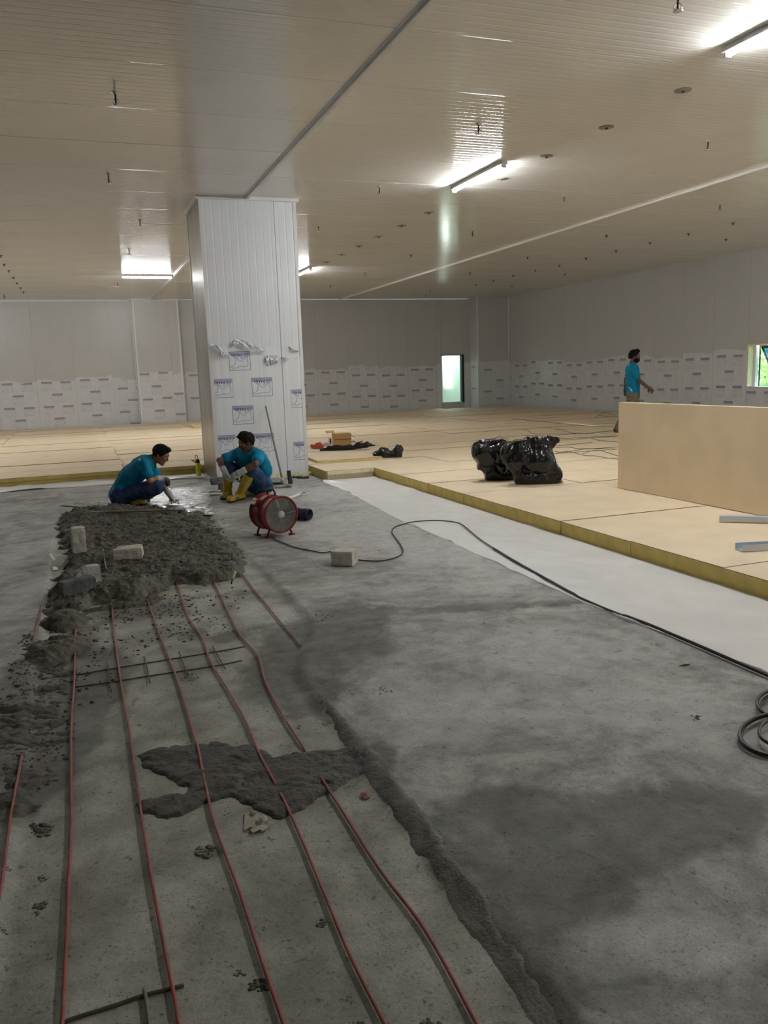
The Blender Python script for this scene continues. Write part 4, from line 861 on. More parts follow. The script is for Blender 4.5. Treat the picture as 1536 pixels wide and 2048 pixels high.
for k,(x,y) in enumerate(((2,513),(8,530),(18,543),(27,556),(34,567),(41,577),(47,585))):
    p=P(x,y,ZC-.02); o=link('ceiling_pin',PIN,None,loc=(p[0],p[1],ZC)); tag(o,'small dark pin of the far left ceiling row, '+ORD[k]+' from its top','ceiling pin','pins in a row at the far left')

# ================================================================== BLOCKS
def block(loc,size,rz,label,m='cblock',seed=0,chip=None,bev=.008,tilt=0):
    bm=bmesh.new(); bmesh.ops.create_cube(bm,size=1.0); bmesh.ops.scale(bm,vec=size,verts=bm.verts)
    bmesh.ops.subdivide_edges(bm,edges=bm.edges[:],cuts=5,use_grid_fill=True)
    for v in bm.verts:
        n=vnoise3(np.array(v.co.x*22),np.array(v.co.y*22),np.array(v.co.z*22),seed); n2=vnoise3(np.array(v.co.x*60),np.array(v.co.y*60),np.array(v.co.z*60),seed+1)
        e=sum(abs(abs(v.co[i])-size[i]/2)<1e-4 for i in range(3)); d=Vector(v.co).normalized()
        v.co-=d*(.004*float(n)+.002*float(n2)+(.006 if e==2 else .012 if e==3 else 0))
        if chip and (Vector(chip[0])-v.co).length<chip[1]: v.co-=d*(chip[1]-(Vector(chip[0])-v.co).length)*.8
    for v in bm.verts: v.co.z+=size[2]/2
    me=bpy.data.meshes.new('concrete_block'); bm.to_mesh(me); bm.free(); o=link('concrete_block',me,None,M[m],loc=loc,rot=(0,tilt,rz)); tag(o,label,'block','concrete blocks on the floor'); return o
bz=.055
block((-.10,7.70,bz-.01),(.115,.10,.235),.12,'pale block standing upright on the mortar bed at the left','cblock2',1,tilt=.03)
block((.30,7.24,bz-.015),(.24,.17,.105),-.12,'pale block lying flat on the mortar bed, right of the upright block','cblock2',2,chip=((-.12,.02,.05),.07))
block((-.115,6.22,.012),(.25,.12,.135),.34,'dark grey block at the left front of the mortar bed, a broken piece behind it','cblock3',3)
block((-.05,6.40,.03),(.20,.09,.165),.30,'light broken block piece against the back of the dark grey block','cblock',5,chip=((-.1,0,.08),.09))
block((1.945,6.30,.0),(.19,.165,.125),-.62,'grey block pinning down the black cable right of the trench','cblock2',4,chip=((.1,.06,.06),.05))
p=P(452,985); block((p[0]-.02,p[1]+.10,0),(.13,.11,.135),-.1,'dark grey block behind the boots of the sitting worker','cblock3',6)
p=P(449,975); block((p[0]+.0,p[1]+.42,0),(.26,.14,.10),-.05,'low grey block behind the dark one, against the column foot','cblock3',8)
SEAT=P(514,993)+np.array([.0,.16,0]); block((SEAT[0],SEAT[1],0),(.30,.2,.155),-.35,'pale block the worker by the column sits on','cblock2',7)
# two bars lying beside the block
for (a,b_,lb) in (((418,983),(441,982),'grey bar lying beside the dark block, farther one'),((419,990),(442,989),'grey bar lying beside the dark block, nearer one')):
    A_,B_=P(*a,.03),P(*b_,.03); q=MB(); q.tube([A_,(A_+B_)/2,B_],.013,10); o=q.build('metal_bar',M['steel']); tag(o,lb,'bar','bars by the dark block')

# ================================================================== FAN
fc=P(563,1029,.205); rc=fc.copy()
FL,FR=.33,.172
base=P(552,1056); ax_=(-.60*(-RH)+-.80*DH); ax_=np.array([.58*RH[0]-.81*DH[0],.58*RH[1]-.81*DH[1],0]); ax_/=np.linalg.norm(ax_)
fan=empty('ventilator_fan',(0,0,0),label='red portable drum ventilator fan standing in front of the sitting worker',cat='fan')
ZF=.052+FR; Fc=np.array([P(563,1029,ZF)[0],P(563,1029,ZF)[1],ZF]); Rc=Fc-ax_*FL
b=MB(); b.lathe([(0,FR-.006),(0,FR+.010),(.012,FR+.012),(.02,FR),(FL*.48,FR),(FL*.485,FR+.004),(FL*.515,FR+.004),(FL*.52,FR),(FL-.02,FR),(FL-.012,FR+.012),(FL,FR+.010),(FL,FR-.006),(FL-.02,FR-.008),(.02,FR-.008),(0,FR-.006)],Rc,ax_,40); b.build('drum',M['red'],fan)
b=MB(); b.lathe([(.05,FR-.0085),(FL-.004,FR-.0085)],Rc,ax_,40); b.build('drum_lining',M['redin'],fan,fix=False)
u_=np.cross(ax_,[0,0,1.]); w_=np.array([0,0,1.])
def guard(c,name):
    b=MB()
    for rr in np.linspace(.045,FR-.012,19): b.tube([c+rr*(math.cos(a)*u_+math.sin(a)*w_) for a in np.linspace(0,2*math.pi,37)],.0019,4,caps=False)
    g=b.build(name,M['greyplastic'],fan)
    for k in range(7):
        a=2*math.pi*k/7+.35; d=math.cos(a)*u_+math.sin(a)*w_; b=MB(); b.tube([c+.03*d,c+(FR-.006)*d],.003,5); b.build('guard_spoke',M['greyplastic'],g)
    b=MB(); b.lathe([(-.006,0),(-.006,.036),(.004,.036),(.009,.03),(.010,0)],c,ax_ if c is FrontG else -ax_,20); b.build('guard_boss',mat('boss_white',lin((196,194,184)),.5) if c is FrontG else M['greyplastic'],g)
FrontG=Fc-ax_*.006; RearG=Rc+ax_*.006; guard(FrontG,'front_guard'); guard(RearG,'rear_guard')
mc=(Fc+Rc)/2-ax_*.02
b=MB(); b.lathe([(-.09,0),(-.09,.05),(-.08,.058),(.06,.058),(.07,.05),(.075,0)],mc,ax_,20); b.build('motor',M['greymetal'],fan)
hub=mc+ax_*.10
b=MB(); b.lathe([(-.03,0),(-.03,.045),(.02,.045),(.035,.02),(.035,0)],hub,ax_,18); hb=b.build('hub',M['greymetal'],fan)
for k in range(5):
    a=2*math.pi*k/5; d=math.cos(a)*u_+math.sin(a)*w_; t_=np.cross(ax_,d); b=MB()
    V=[]; 
    for i,rr in enumerate(np.linspace(.04,FR-.02,5)):
        ch=.035+.02*i/4; pit=math.radians(50-22*i/4); e=t_*math.cos(pit)+ax_*math.sin(pit)
        for s_ in (-1,1):
            for th_ in (-.0015,.0015): V.append(hub+d*rr+e*ch*s_+np.cross(d,e)*th_)
    Fq=[]
    for i in range(4):
        o_=i*4; Fq+=[(o_,o_+4,o_+6,o_+2),(o_+1,o_+3,o_+7,o_+5),(o_,o_+1,o_+5,o_+4),(o_+2,o_+6,o_+7,o_+3)]
    b.add(V,Fq+[(0,2,3,1),(16,17,19,18)]); b.build('fan_blade',M['greymetal'],hb)
for c in (Fc-ax_*.06,Rc+ax_*.06):
    for s_ in (-1,1):
        f0=c+u_*s_*.10+w_*(-math.sqrt(FR**2-.10**2)+.004); g0=c+u_*s_*.135; g0[2]=.008
        b=MB(); b.tube([f0,(f0+g0)/2+u_*s_*.006,g0],.011,8); b.obox(g0,ax_*.03,u_*.02,(0,0,.007)); b.build('leg',M['red'],fan)
tp=mc+w_*(FR); 
b=MB(); b.tube(spline([tp-ax_*.075+w_*-.005,tp-ax_*.07+w_*.035,tp-ax_*.03+w_*.058,tp+ax_*.03+w_*.058,tp+ax_*.07+w_*.035,tp+ax_*.08+w_*-.005],4),.011,8); b.build('handle',M['blackplastic'],fan)
swp=Rc+ax_*.10+(.80*u_*1+.60*w_)*(FR+.018)
if (swp-CP)@DH>(Rc-CP)@DH+.05: swp=Rc+ax_*.10+(-.80*u_+.60*w_)*(FR+.018)
sn=(swp-(Rc+ax_*.10)); sn/=np.linalg.norm(sn); st=np.cross(ax_,sn); b=MB(); b.obox(swp,ax_*.045,st*.036,sn*.02); sw=b.build('switch_box',M['red'],fan,bevel=.004)
for k in (-1,1): b=MB(); b.obox(swp+sn*.024+ax_*.018*k-st*.012,ax_*.009,st*.007,sn*.006); b.build('yellow_clip',M['yellow'],sw)
# collapsed dark duct sleeve behind the fan
c0,c1=P(592,1030,.075),P(619,1029,.075)
dd=(c1-c0); dd[2]=0; dd/=np.linalg.norm(dd); dd=dd*.86-DH*.5; dd/=np.linalg.norm(dd)
E0=P(620,1029,.066); prof=[]; 
for i in range(13): prof.append((i*.022,.058+(.006 if i%2 else -.004)+.004*math.sin(i*1.7)))
b=MB(); L_=prof[-1][0]; b.lathe(prof+[(L_,.053),(.0,.045)],E0-dd*L_,dd,22,mi=0); o=b.build('duct_sleeve',[M['navy']],None,fix=False); tag(o,'short dark navy fabric sleeve with open end lying right of the fan','sleeve')
b=MB(); b.lathe([(-.14,.05),(-.10,.062),(-.05,.060),(0.0,.052)],E0-dd*(L_-.02),dd,20); b.build('grey_cuff',M['greyfabric'],o,fix=False)
# white brush handle lying behind the fan
hp=[P(568,1000,.02),P(585,994,.022),P(598,989,.024)]; wt=empty('white_tool',(0,0,0),label='white plastic tool with looped handle lying behind the fan',cat='tool')
b=MB(); b.tube(hp,[.016,.018,.02],10); b.build('shaft',M['whiteplastic'],wt)
b=MB(); b.tube(spline([P(597,989.5,.024),P(604,984.5,.03),P(612,985,.03),P(614.5,988,.026),P(608,990,.02),P(598,990,.02)],5),.010,8); b.build('loop_handle',M['whiteplastic'],wt)

# ================================================================== CABLES
def ground_tube(name,px,r,m,label,cat,z=0.0,sub=7,group=None,lift=None,n=7):
    pts=[P(x,y,z+r) for x,y in px]; s=spline(pts,sub)
    if z<.05: zz=floor_z(s[:,0],s[:,1])[0]; s[:,2]=np.maximum(zz,0)+r+np.where(s[:,0]>3.05,.008,.001)
    if lift: s[:,2]+=lift(s)
    b=MB(); b.tube(s,(np.where(s[:,1]<6.17,.0092,.0058) if r==.0075 else r),n); o=b.build(name,M[m]); return tag(o,label,cat,group)
ground_tube('power_cable',[(541,1070),(552,1080),(570,1087),(590,1095),(620,1101),(645,1106),(662,1104),(690,1112),(712,1119),(735,1122),(762,1122),(786,1117),(802,1110),(806,1101),(800,1088),(788,1072),(784,1064),(790,1054),(815,1047),(850,1043),(885,1043),(915,1047),(930,1055),(960,1080),(1000,1106),(1040,1130),(1090,1158),(1150,1191),(1225,1224),(1300,1253),(1400,1295),(1536,1354),(1640,1396)],.0075,'rubber','long black power cable snaking from the fan along the plastic sheet','cable',sub=8)
cc=empty('cable_coil',(0,0,0),label='loops of thick black cable lying at the right edge',cat='cable')
def loop(c,r1,r2,a0,z0,z1,name='loop',tilt=.3):
    pts=[]; 
    for a in np.linspace(0,2*math.pi,33): pts.append((c[0]+r1*math.cos(a)*math.cos(tilt)-r2*math.sin(a)*math.sin(tilt),c[1]+r1*math.cos(a)*math.sin(tilt)+r2*math.sin(a)*math.cos(tilt),z0+(z1-z0)*(.5+.5*math.sin(a+a0))))
    b=MB(); b.tube(pts,.0072,8,caps=False); return b.build(name,M['rubber'],cc)
loop((2.62,2.43),.235,.15,.5,.012,.03); loop((2.64,2.425),.235,.165,1.5,.010,.024); loop((2.67,2.41),.20,.13,2.2,.03,.05); loop((2.88,2.63),.20,.135,.3,.012,.04); loop((2.90,2.64),.195,.125,2.,.012,.03)
wl=['thin dark wire on the far boards left of the standing board','thin dark wire behind the large bag']
wpx=[[(1023,838),(1045,839),(1060,841),(1090,843),(1110,846),(1140,848),(1180,852),(1226,853)],[(1045,860),(1054,860),(1065,867),(1080,868),(1115,868),(1153,867)],[(1108,859),(1122,860),(1134,863),(1146,866),(1160,866),(1180,867),(1196,864),(1215,862),(1232,861)],[(1116,876),(1135,877),(1155,875),(1180,874),(1210,873),(1236,872)],[(1182,876),(1195,880),(1212,882),(1235,884)],[(1114,892),(1140,889),(1165,887),(1185,885)],[(1112,895),(1135,894),(1155,897),(1180,897),(1205,896),(1236,894)],[(1110,903),(1128,905),(1150,901),(1170,898),(1192,897),(1234,898)],[(1112,907),(1130,903),(1150,906),(1170,911),(1192,912),(1215,916),(1236,918)],[(1165,908),(1178,903),(1196,900),(1215,905),(1236,912)],[(1010,873),(1036,872),(1070,871),(1105,874)],[(1024,903),(1036,900)],[(1190,836),(1208,825),(1222,828),(1234,832)],[(1195,829),(1212,833),(1236,834)]]
wnames=['topmost thin wire running to the shoe of the walking man','short wire arching behind the larger bag','kinked thin wire passing below the shoe of the walking man','straight thin wire below the kinked one','thin wire curving down to the standing board edge','short slanting wire right of the larger bag','long thin wire just above the looped ones','upper looped wire beside the larger bag','lower looped wire beside the larger bag','short crossing wire against the standing board','wire passing behind both black bags','bit of wire beside the smaller bag','wire bundle curving along the foot of the right wall','short wire at the foot of the right wall by the standing board']
for px,nm in zip(wpx,wnames): ground_tube('thin_wire',px,.0042,'thinwire',nm,'wire',z=ZB+.003,sub=5,group='thin wires on the boards',n=5)
lp=[PD(983,884,11.2),PD(988,876,11.2),PD(998,873,11.2),PD(1010,874,11.2),PD(1017,880,11.2),PD(1016,888,11.1)]
base_=P(985,893,ZB); lp=[P(985,893,ZB+.005)]+[PD(x,y,base_@DH) for x,y in ((984,886),(989,877),(999,873.5),(1010,875),(1017,881))]+[P(1016,889,ZB+.005)]
b=MB(); b.tube(spline(lp,5),.005,5); tag(b.build('wire_loop',M['rubber']),'stiff dark wire loop arching up behind the smaller bag','wire')

# ================================================================== BAGS
def crease(me,amp,f,seed,stretch=(1,1,.55)):
    # sharp folds of thin polythene: ridged noise along the normals
    n=len(me.vertices); V=np.empty(n*3,np.float32); me.vertices.foreach_get('co',V); V=V.reshape(-1,3).astype(float); N=np.empty(n*3,np.float32); me.vertex_normals.foreach_get('vector',N); N=N.reshape(-1,3)
    x,y,z=V[:,0]*f*stretch[0],V[:,1]*f*stretch[1],V[:,2]*f*stretch[2]; w=.5*vnoise3(x*.7+9,y*.7,z*.7,seed+5); d=0;a=1
    for k in range(3):
        q=1-np.abs(vnoise3(x*2**k+w,y*2**k+w,z*2**k-w,seed+k)); d=d+a*(q**4-.3); a*=.42
    k=np.clip((V[:,2]-ZB-.01)/.06,0,1); V+=N*(amp*d*k)[:,None]; V[:,2]=np.maximum(V[:,2],ZB+.003); me.vertices.foreach_set('co',V.astype(np.float32).ravel()); me.update(); return me
def bag(name,c,prims,label,seed,noise=(.012,12,3),vox=.0095,amp=.034,f=6.5,k=.03):
    me=blob(name,prims,vox,k,clip=[((0,0,ZB+.004),(0,0,-1))],noise=(noise[0],noise[1],seed)); crease(me,amp,f,seed)
    return tag(link(name,me,None,M['blackbag']),label,'rubbish bag','black rubbish bags')
def br(x,y,D,r): p=PD(x,y,D); return p,r
def pc(a,b,ra,rb): return cap(PD(*a),PD(*b),ra,rb)
D1,D2=10.50,10.06
p1=[pc((984,949,D1),(1004,951,D1),.115,.11),pc((965,906,D1),(1000,908,D1),.13,.14),pc((958,895,D1),(975,890,D1),.07,.06),pc((1000,905,D1),(1000,938,D1),.14,.13),pc((970,915,D1),(985,938,D1),.11,.12),pc((962,934,D1),(985,940,D1),.055,.10),pc((975,884,D1),(1004,886,D1),.035,.04),pc((966,883,D1),(960,882,D1),.02,.015),pc((1004,930,D1),(1018,950,D1),.11,.10)]
bag('rubbish_bag',(0,0,0),p1,'smaller upright black rubbish bag behind the larger one',5)
p2=[pc((1046,955,D2),(1104,957,D2),.125,.12),pc((1036,920,D2),(1084,922,D2),.15,.15),pc((1020,905,D2),(1050,900,D2),.10,.11),pc((1010,903,D2),(1030,900,D2),.05,.06),pc((1060,897,D2),(1088,898,D2),.085,.085),pc((1024,888,D2),(1068,880,D2),.04,.045),pc((1076,892,D2),(1098,879,D2),.055,.05),pc((1098,877,D2),(1111,880,D2),.035,.02),pc((1105,890,D2),(1112,884,D2),.04,.02),pc((1020,918,D2),(1040,952,D2),.10,.10),pc((1125,967,D2),(1100,958,D2),.03,.11),pc((1100,930,D2),(1112,956,D2),.09,.06)]
bag('rubbish_bag',(0,0,0),p2,'larger black rubbish bag with a twisted open neck, in front',9)
D3=13.72; p3=[pc((752,910,D3),(766,905,D3),.05,.10),pc((766,908,D3),(782,910,D3),.09,.07),pc((790,910,D3),(797,900,D3),.075,.07),pc((798,898,D3),(797,912,D3),.055,.06)]
bag('crumpled_bag',(0,0,0),p3,'small crumpled black bag lying on the boards right of the column',13,vox=.009,amp=.022,f=12,k=.02)
D4=15.35; p4=[pc((642,901,D4),(662,899,D4),.035,.055),pc((662,898,D4),(700,895,D4),.055,.05),pc((700,895,D4),(735,889,D4),.05,.05),pc((735,889,D4),(749,891,D4),.05,.015)]
bag('flat_bag',(0,0,0),p4,'long flattened black bag in front of the cardboard box',17,vox=.010,amp=.018,f=12,k=.02)

# ================================================================== BOX AND BITS BESIDE IT
bx=P(671,893,ZB); cb=empty('cardboard_box',(bx[0],bx[1]+.02,ZB+.014),-.10,'brown cardboard box with dark tape on the boards right of the column','box')
W_,D_,H_=.33,.30,.235
b=MB(); b.box((0,0,0),(W_,D_,H_-.004)); b.build('carton',M['card'],cb,bevel=.003)
b=MB(); b.box((-.003,-.003,H_*.47),(W_+.003,.0,H_*.53)); b.build('tape',M['tape'],cb)
b=MB(); b.box((-.002,-.002,H_-.003),(W_+.002,D_*.5-.002,H_+.001)); b.box((-.002,D_*.5+.002,H_-.003),(W_+.002,D_+.002,H_+.001)); b.build('lid_flap',M['cardpale'],cb)
b=MB(); b.obox((-.03,D_+.04,H_+.02),(.09,0,0),(0,.05,.02),(0,-.0012,.003)); b.build('open_flap',M['cardpale'],cb)
pk=P(666,894,ZB); b=MB(); b.box((-.035,-.05,0),(.035,.05,.19)); o=b.build('small_carton',M['whiteplastic'],None,loc=(pk[0]-.06,pk[1]-.02,ZB+.012),rot=(0,0,-.1),bevel=.003); tag(o,'small white carton with dark panel, left of the cardboard box','box')
b=MB(); b.box((-.016,-.053,.02),(.014,-.0495,.16)); b.build('dark_panel',M['frameblack'],o)
nb=[P(628,893,ZB+.03),P(634,892,ZB+.035)]
o=link('orange_net',blob('orange_net',[cap(P(627,894,ZB+.03),P(640,893,ZB+.045),.05,.06)],.009,.03,noise=(.035,22,5),clip=[((0,0,ZB+.004),(0,0,-1))]),None,M['orange']); tag(o,'small heap of orange netting left of the small carton','net')
o=link('pale_rag',blob('pale_rag',[cap(P(646,892,ZB+.03),P(660,891,ZB+.04),.05,.06)],.010,.03,noise=(.03,18,8),clip=[((0,0,ZB+.004),(0,0,-1))]),None,M['pinkrag']); tag(o,'pale pinkish plastic wrap between the netting and the carton','wrap')
b=MB(); b.tube(spline([P(703,883,ZB+.012),P(708,882,ZB+.02),P(711,885,ZB+.012),P(716,885,ZB+.012),P(725,882,ZB+.012)],4),.010,6); tag(b.build('bent_strip',M['rust']),'bent dark strip lying right of the cardboard box','strip')
b=MB(); A_,B_=PD(700,868,16.35),PD(710,873,16.2); B_=P(711,876,ZB+.006); A_[2]+=.0; b.tube([A_,(A_+B_)/2,B_],.006,6); tag(b.build('thin_stick',M['wood']),'thin stick leaning on the right side of the cardboard box','stick')
# stray board piece with a yellow edge in front of the box is built into the boards; a sheet offcut
# ================================================================== CHANNELS AT THE RIGHT EDGE
def channel(px0,px1,label,flip,h=.05,w=.075):
    a=P(*px0,ZB+.004); e=P(*px1,ZB+.004); d=(e-a)/np.linalg.norm(e-a); n=np.cross([0,0,1.],d); L=1.6; t=.004
    ch=empty('metal_channel',(0,0,0),label=label,cat='channel',group='metal channels at the right edge')
    b=MB(); z=np.array([0,0,1.])
    if flip: b.prism([(0,0),(w,0),(w,h),(w-t,h),(w-t,t),(t,t),(t,h),(0,h)],a,n,z,d*L); 
    else: b.prism([(0,0),(t,0),(t,h-t),(w-t,h-t),(w-t,0),(w,0),(w,h),(0,h)],a,n,z,d*L)
    b.build('profile',M['galv'],ch)
    b=MB(); b.prism([(t+.001,t),(w-t-.001,t),(w-t-.001,t+.001),(t+.001,t+.001)] if flip else [(.002,h+.0002),(w-.002,h+.0002),(w-.002,h+.001),(.002,h+.001)],a+d*.01,n,z,d*(L-.02)); b.build('blue_film',M['galvblue'],ch)
channel((1440,1044),(1536,1046),'white metal channel lying mouth down on the boards at the right edge',False)
channel((1484,1104),(1536,1101),'open metal channel with bluish inside lying at the right edge, nearer',True,.05,.10)

# ================================================================== TOOLS BY THE COLUMN
hb_=empty('hoe',(0,0,0),label='hoe leaning its long wooden handle against the column, blade on the floor',cat='hoe')
hb0=P(566,968,.02); top=PY(531.5,813,CY0-.035)
b=MB(); b.tube([hb0+np.array([0,0,.03]),(hb0+top)/2+np.array([0,0,.01]),top],[.015,.014,.012],10); b.build('handle',M['wood'],hb_)
b=MB(); b.tube([hb0+np.array([0,0,.0]),hb0+np.array([-.01,0.0,.09])],.026,10); b.build('socket',M['steel'],hb_)
bA,bB=PD(573,942,11.45),PD(581,941,11.45); bC,bD=P(586,967,.006),P(577,969,.006)
n_=np.cross(bB-bA,bD-bA); n_/=np.linalg.norm(n_); b=MB(); V=[bA,bB,bC,bD]; V=[v+n_*.004 for v in V]+[v-n_*.004 for v in V]; b.add(V,[(0,1,2,3),(7,6,5,4),(0,4,5,1),(1,5,6,2),(2,6,7,3),(3,7,4,0)]); b.build('blade',M['darkmetal'],hb_,bevel=.002)
b=MB(); b.tube(spline([hb0+np.array([0,0,.03]),P(574,971,.03),P(583,971,.03)],4),.022,8); b.build('blade_neck',M['greymetal'],hb_)
lt=empty('long_handled_tool',(0,0,0),label='dirty long handled tool lying flat along the column foot',cat='tool')
b=MB(); b.tube([P(528,977,.022),P(550,974,.022),P(577,972,.022)],.016,8); b.build('handle',M['wood'],lt)
b=MB(); b.obox(P(556,966,.018),RH*.09,DH*.05,(0,0,.010)); b.build('plate',M['darkmetal'],lt,bevel=.004)
# debris strip of black bits at the column foot
sp=[]
for _ in range(60):
    p=P(587+30*NPR.rand(),954.5+3*NPR.rand()); sp.append((p[0],p[1],.002,.008+.014*NPR.rand(),.8))
crumbs('rubble_bits',sp,'row of dark rubble bits at the right foot of the column','rubber')
# bottle
bp=P(397.5,952); bt=empty('water_bottle',(bp[0],bp[1],0.002),.3,'green water bottle with black cap on the floor left of the column','bottle')
b=MB(); b.lathe([(0,0),(0,.036),(.006,.040),(.075,.040),(.085,.037),(.10,.040),(.185,.040),(.205,.034),(.212,.028),(.222,.028),(.222,0)],(0,0,0),(0,0,1),20); b.build('body',M['green_bottle'],bt)
b=MB(); b.lathe([(.008,.0405),(.020,.0412),(.028,.0405)],(0,0,0),(0,0,1),20); b.build('pale_band',M['green_bottle2'],bt,fix=False)
b=MB(); b.lathe([(.212,0),(.212,.033),(.252,.033),(.258,.026),(.268,.02),(.272,0)],(0,0,0),(0,0,1),18); b.build('cap',M['blackplastic'],bt)
b=MB(); b.tube(spline([(-.018,0,.262),(-.036,0,.285),(-.034,0,.325),(-.012,0,.334),(.004,0,.31),(.006,0,.268)],4),.0045,7); b.build('loop',M['blackplastic'],bt)
# straightedge used for levelling
A_,B_=P(138,1026,.072),P(366,1020,.078); d=(B_-A_); L_=np.linalg.norm(d); d/=L_; n_=np.cross([0,0,1.],d); n_/=np.linalg.norm(n_)
b=MB(); b.obox((A_+B_)/2,d*L_/2,n_*.016,np.cross(d,n_)*.009); tag(b.build('straightedge',M['rod2'],None,bevel=.002),'long thin levelling bar lying on the mortar in front of the squatting worker','bar')
# chisel with a pale handle stuck in the trench
ch=empty('chisel',(0,0,0),label='small chisel with cream handle standing at the right of the trench',cat='chisel')
g=P(462.5,1168,-.02); k0=PD(465,1157,g@DH); k1=PD(470,1142,g@DH+.02)
b=MB(); b.tube([g,(g+k0)/2,k0],.006,8); b.build('shank',M['darkmetal'],ch); dk=(k1-k0)/np.linalg.norm(k1-k0); b=MB(); L_=np.linalg.norm(k1-k0)
b.lathe([(0,0),(0,.010),(L_*.15,.012),(L_*.5,.0115),(L_*.85,.013),(L_*.97,.011),(L_,0)],k0,dk,14); b.build('handle',M['woodcream'],ch)
# torn paper scrap, layered pieces
ps=empty('paper_scrap',(0,0,0),label='torn crumpled piece of printed paper sack on the trench floor',cat='paper')
for i,(px,m) in enumerate(([[(490,1632),(497,1629),(514,1628),(522,1637),(524,1648),(508,1650),(489,1650)],'paper'],[[(489,1651),(520,1649),(530,1655),(516,1662),(502,1661),(489,1667)],'paper'],[[(500,1664),(517,1659),(522,1666),(507,1674)],'paper'],[[(517,1660),(534,1657),(537,1662),(525,1669)],'paper'],[[(524,1640),(533,1637),(537,1648),(526,1651)],'paper'],[[(528,1652),(551,1652),(548,1656),(535,1659)],'paper'],[[(498,1630),(515,1634),(506,1640)],'paperdark'],[[(512,1650),(528,1652),(524,1657),(513,1656)],'paperdark'])):
    pts=[P(x,y,-.03) for x,y in px]; c=np.mean(pts,0); n=len(pts); b=MB(); zt=[.004+.007*RND.random()+.0013*i for _ in pts]
    V=[]; 
    for q_,z_ in zip(pts,zt): V.append((q_[0],q_[1],-.026+z_))
    V.append((c[0],c[1],-.026+.0085+.0013*i)); V+= [(v[0],v[1],v[2]-.0012) for v in V]
    m_=n+1; Fq=[(k,(k+1)%n,n) for k in range(n)]+[((k+1)%n+m_,k+m_,n+m_) for k in range(n)]+[(k,k+m_,(k+1)%n+m_,(k+1)%n) for k in range(n)]
    b.add(V,Fq); b.build('torn_piece',M[m],ps)
# small scraps
def scrap(px,m,label,h=.012,name='scrap',z0=None):
    pts=[P(x,y) for x,y in px]; c=np.mean(pts,0); zf=float(floor_z(np.array([c[0]]),np.array([c[1]]))[0][0]); zf=max(zf,-.026) if z0 is None else z0
    n=len(pts); V=[(q[0],q[1],zf+.003+h*RND.random()) for q in pts]+[(c[0],c[1],zf+h)]; V+=[(v[0],v[1],v[2]-.002) for v in V]; m_=n+1
    b=MB(); b.add(V,[(k,(k+1)%n,n) for k in range(n)]+[((k+1)%n+m_,k+m_,n+m_) for k in range(n)]+[(k,k+m_,(k+1)%n+m_,(k+1)%n) for k in range(n)]); tag(b.build(name,M[m]),label,'scrap')
scrap([(1358,1332),(1368,1327),(1378,1325),(1381,1328),(1370,1333)],'paper','curled pale paper chip on the slab near the plastic sheet')
scrap([(720,1580),(730,1573),(738,1578),(744,1577),(738,1585),(728,1588)],'redscrap','dark red scrap on the slab right of the mortar patch')
scrap([(96,1107),(101,1106),(110,1116),(106,1119)],'whitescrap','white shard at the left edge of the mortar bed, farther one'); scrap([(104,1131),(112,1129),(116,1134),(106,1137)],'whitescrap','white shard at the left edge of the mortar bed, nearer one')
scrap([(688,1566),(694,1561),(698,1563),(693,1567)],'paper','tiny pale chip at the right of the mortar patch'); scrap([(1182,1607),(1188,1606),(1187,1609)],'whitescrap','tiny white chip on the dark slab at right'); scrap([(317,1896),(326,1895),(327,1900),(318,1900)],'paper','tiny pale chip beside the third rod',.004)
# ================================================================== OUTSIDE THE WINDOW
for (x,y,h,rad,nm) in ((24.0,25.0,3.0,1.7,'leafy green bush seen through the right window'),(27.2,28.0,3.4,1.6,'second green bush outside, right of the first'),(23.5,21.6,3.0,1.7,'third green bush outside, nearest the window')):
    t=empty('bush',(x,y,-1.2),label=nm,cat='bush'); b=MB(); b.tube([(0,0,0),(0.1,0,h*.3),(0,.1,h*.6)],[.16,.12,.07],8); b.build('trunk',M['bark'],t)
    V=[];F=[]
    for k in range(1500):
        d=NPR.randn(3); d/=np.linalg.norm(d); q=d*rad*(NPR.rand()**.35)*np.array([1,1,.8])+np.array([0,0,h*.65]); a=NPR.randn(3); a/=np.linalg.norm(a); e=np.cross(a,NPR.randn(3)); e/=np.linalg.norm(e); s=.10+.08*NPR.rand(); i=len(V)
        V+=[q-a*s,q+e*s*.45,q+a*s,q-e*s*.45]; F.append((i,i+1,i+2,i+3))
    tag(link('foliage',mesh_np('foliage',V,F,False),t,M['leaf']),kind='stuff')
b=MB(); b.box((XR+.2,-20,-1.6),(60,60,-1.2)); o=b.build('ground',mat('grass_ground',lin((120,150,80)),.9,var=.2,vscale=.6)); tag(o,kind='structure')
# ================================================================== PEOPLE
def nrm(v): v=np.array(v,float); return v/np.linalg.norm(v)
def W(r_,d_,z_): return nrm(np.array(r_)*RH+np.array(d_)*DH+np.array([0,0,z_]))   # direction from right / away / up as the camera stands
def head_prims(C,f,u,beardless=True):
    s=np.cross(f,u); R=[s,f,u]
    pr=[ell(C+u*.026-f*.008,(.074,.094,.090),R),ell(C-u*.045+f*.022,(.056,.066,.066),R),cap(C+f*.082+u*.012,C+f*.100-u*.018,.010,.013),cap(C+f*.074+u*.030-s*.032,C+f*.074+u*.030+s*.032,.016),ell(C-u*.096+f*.062,(.026,.024,.020),R),cap(C+f*.080-u*.052-s*.014,C+f*.080-u*.052+s*.014,.011),ell(C+f*.062-u*.012-s*.040,(.022,.022,.022),R),ell(C+f*.062-u*.012+s*.040,(.022,.022,.022),R)]
    ears=[ell(C+s*k*.075-f*.006-u*.002,(.010,.022,.032),R) for k in (-1,1)]
    return pr+ears
